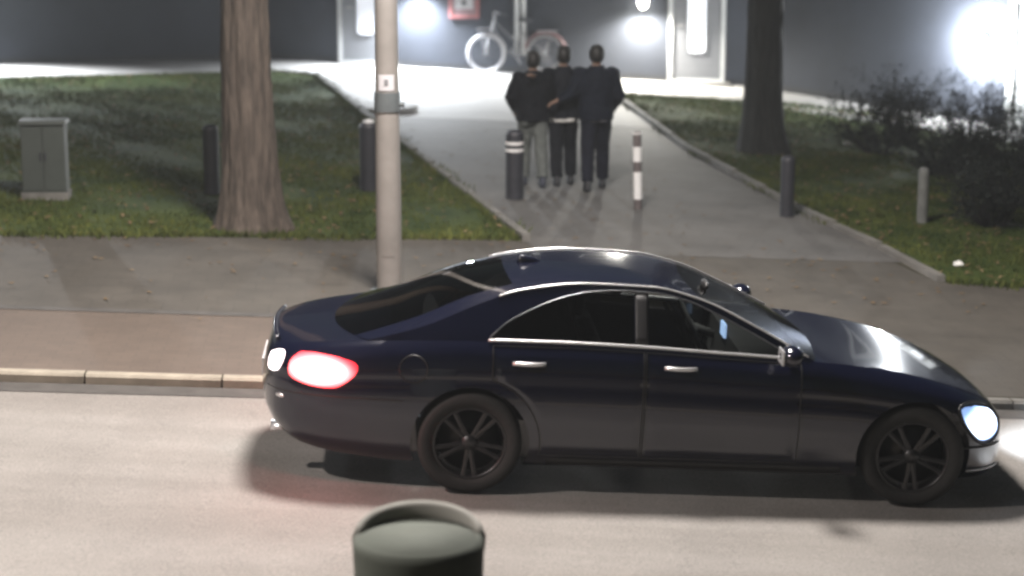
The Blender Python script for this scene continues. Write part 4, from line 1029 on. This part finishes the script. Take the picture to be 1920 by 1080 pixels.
# interior
q = MB(); q.box((1.86, 0, .80), (.42, 1.38, .24), 0, .9); ds = q.build("dashboard", m_inter, car)
q = MB(); q.box((1.66, -.02, .935), (.015, .16, .09)); q.build("dash_light_patch", emit_mat("dash_light_glow", (0.45, 0.65, 1.0), .8), ds)  # added glowing patch standing in for light on the dashboard
q = MB(); q.ring((1.50, .36, .86), (1, 0, .45), .185, .016, 28, 8); q.tube([(1.52, .36, .86), (1.75, .36, .78)], .03, 8); q.box((1.51, .36, .86), (.04, .33, .04)); q.build("steering_wheel", m_inter, car, True)
for y in (-.36, .36):
    q = MB(); q.box((1.12, y, .52), (.52, .50, .16), 0, .94); st = q.build("seat", m_inter, car)
    q = MB(); q.tube([(.88, y, .56), (.80, y, .80), (.70, y, 1.06)], [(.07, .23), (.065, .24), (.05, .20)], 14); q.build("backrest", m_inter, st, True)
    q = MB(); q.ball((.665, y, 1.155), (.045, .13, .085), 12, 8); q.build("headrest", m_inter, st, True)
q = MB(); q.box((.18, 0, .52), (.5, 1.2, .18), 0, .95); q.tube([(-.06, 0, .55), (-.25, 0, .98)], [(.06, .60), (.05, .56)], 14); q.build("rear_bench", m_inter, car)
q = MB(); q.ball((1.52, 0, 1.235), (.02, .11, .03), 12, 7); q.build("rear_view_mirror", m_trim, car, True)
# wheels
m_tyre = mat("tyre_rubber", (0.018, 0.018, 0.018), 0.85, vary=0.2, scale=30)
m_rim = mat("alloy_rim", (0.055, 0.055, 0.058), 0.4, 0.8)
def wheel(X, s, steer=0.0):
    w = MB(); prof = [(.235, -.10), (.30, -.108), (.322, -.095), (.332, -.06), (.334, 0), (.332, .06), (.322, .095), (.30, .108), (.235, .10)]
    n = 48; v = []; f = []; m = len(prof)
    for i in range(n):
        a = 2 * math.pi * i / n
        for r, y in prof: v.append((r * math.cos(a), y, r * math.sin(a)))
    for i in range(n):
        for k in range(m): f.append((i * m + k, i * m + (k + 1) % m, ((i + 1) % n) * m + (k + 1) % m, ((i + 1) % n) * m + k))
    w.add(v, f); o = w.build("wheel", m_tyre, car, True); o.location = (X, s * .775, .334); o.scale = (1 / 1.028, 1, 1); o.rotation_euler = (0, 0, steer)
    r = MB(); r.ring((0, s * .085, 0), (0, 1, 0), .228, .014, 44, 8); r.ring((0, s * .02, 0), (0, 1, 0), .225, .012, 44, 8, rflat=.08); r.tube([(0, s * -.03, 0), (0, s * .0, 0)], .2, 28); r.build("rim", m_rim, o, True)
    h = MB(); h.tube([(0, s * .02, 0), (0, s * .085, 0)], [.062, .045], 20); h.build("hub_cap", m_rim, o, True)
    proto = None
    for i in range(10):
        if proto is None:
            q = MB(); q.tube([(.04, s * .065, 0), (.13, s * .078, 0), (.222, s * .082, 0)], [(.012, .020), (.010, .015), (.010, .018)], 6); sp = q.build("spoke", m_rim, o); proto = sp
        else:
            sp = proto.copy(); COL.objects.link(sp); sp.parent = o
        sp.rotation_euler = (0, 2 * math.pi * (i // 2) / 5 + (.17 if i % 2 else -.17) + .3, 0)
for X, st in ((0, 0), (2.76, rad(-5))):
    for s in (-1, 1): wheel(X, s, st)

# ------------------------------------------------------------------ damp night air
hz = MB(); hz.box((0, 220, 8), (640, 640, 60)); ho = hz.build("haze", None)
hm = bpy.data.materials.new("night_haze"); hm.use_nodes = True
hn = hm.node_tree.nodes; hn.remove(hn["Principled BSDF"])
pv = hn.new("ShaderNodeVolumePrincipled"); pv.inputs["Color"].default_value = (.86, .92, .96, 1); pv.inputs["Density"].default_value = 0.0015; pv.inputs["Anisotropy"].default_value = 0.3
hm.node_tree.links.new(pv.outputs[0], hn["Material Output"].inputs["Volume"])
ho.data.materials.append(hm); tag(ho, "thin damp night air around the street", "haze", kind="stuff")
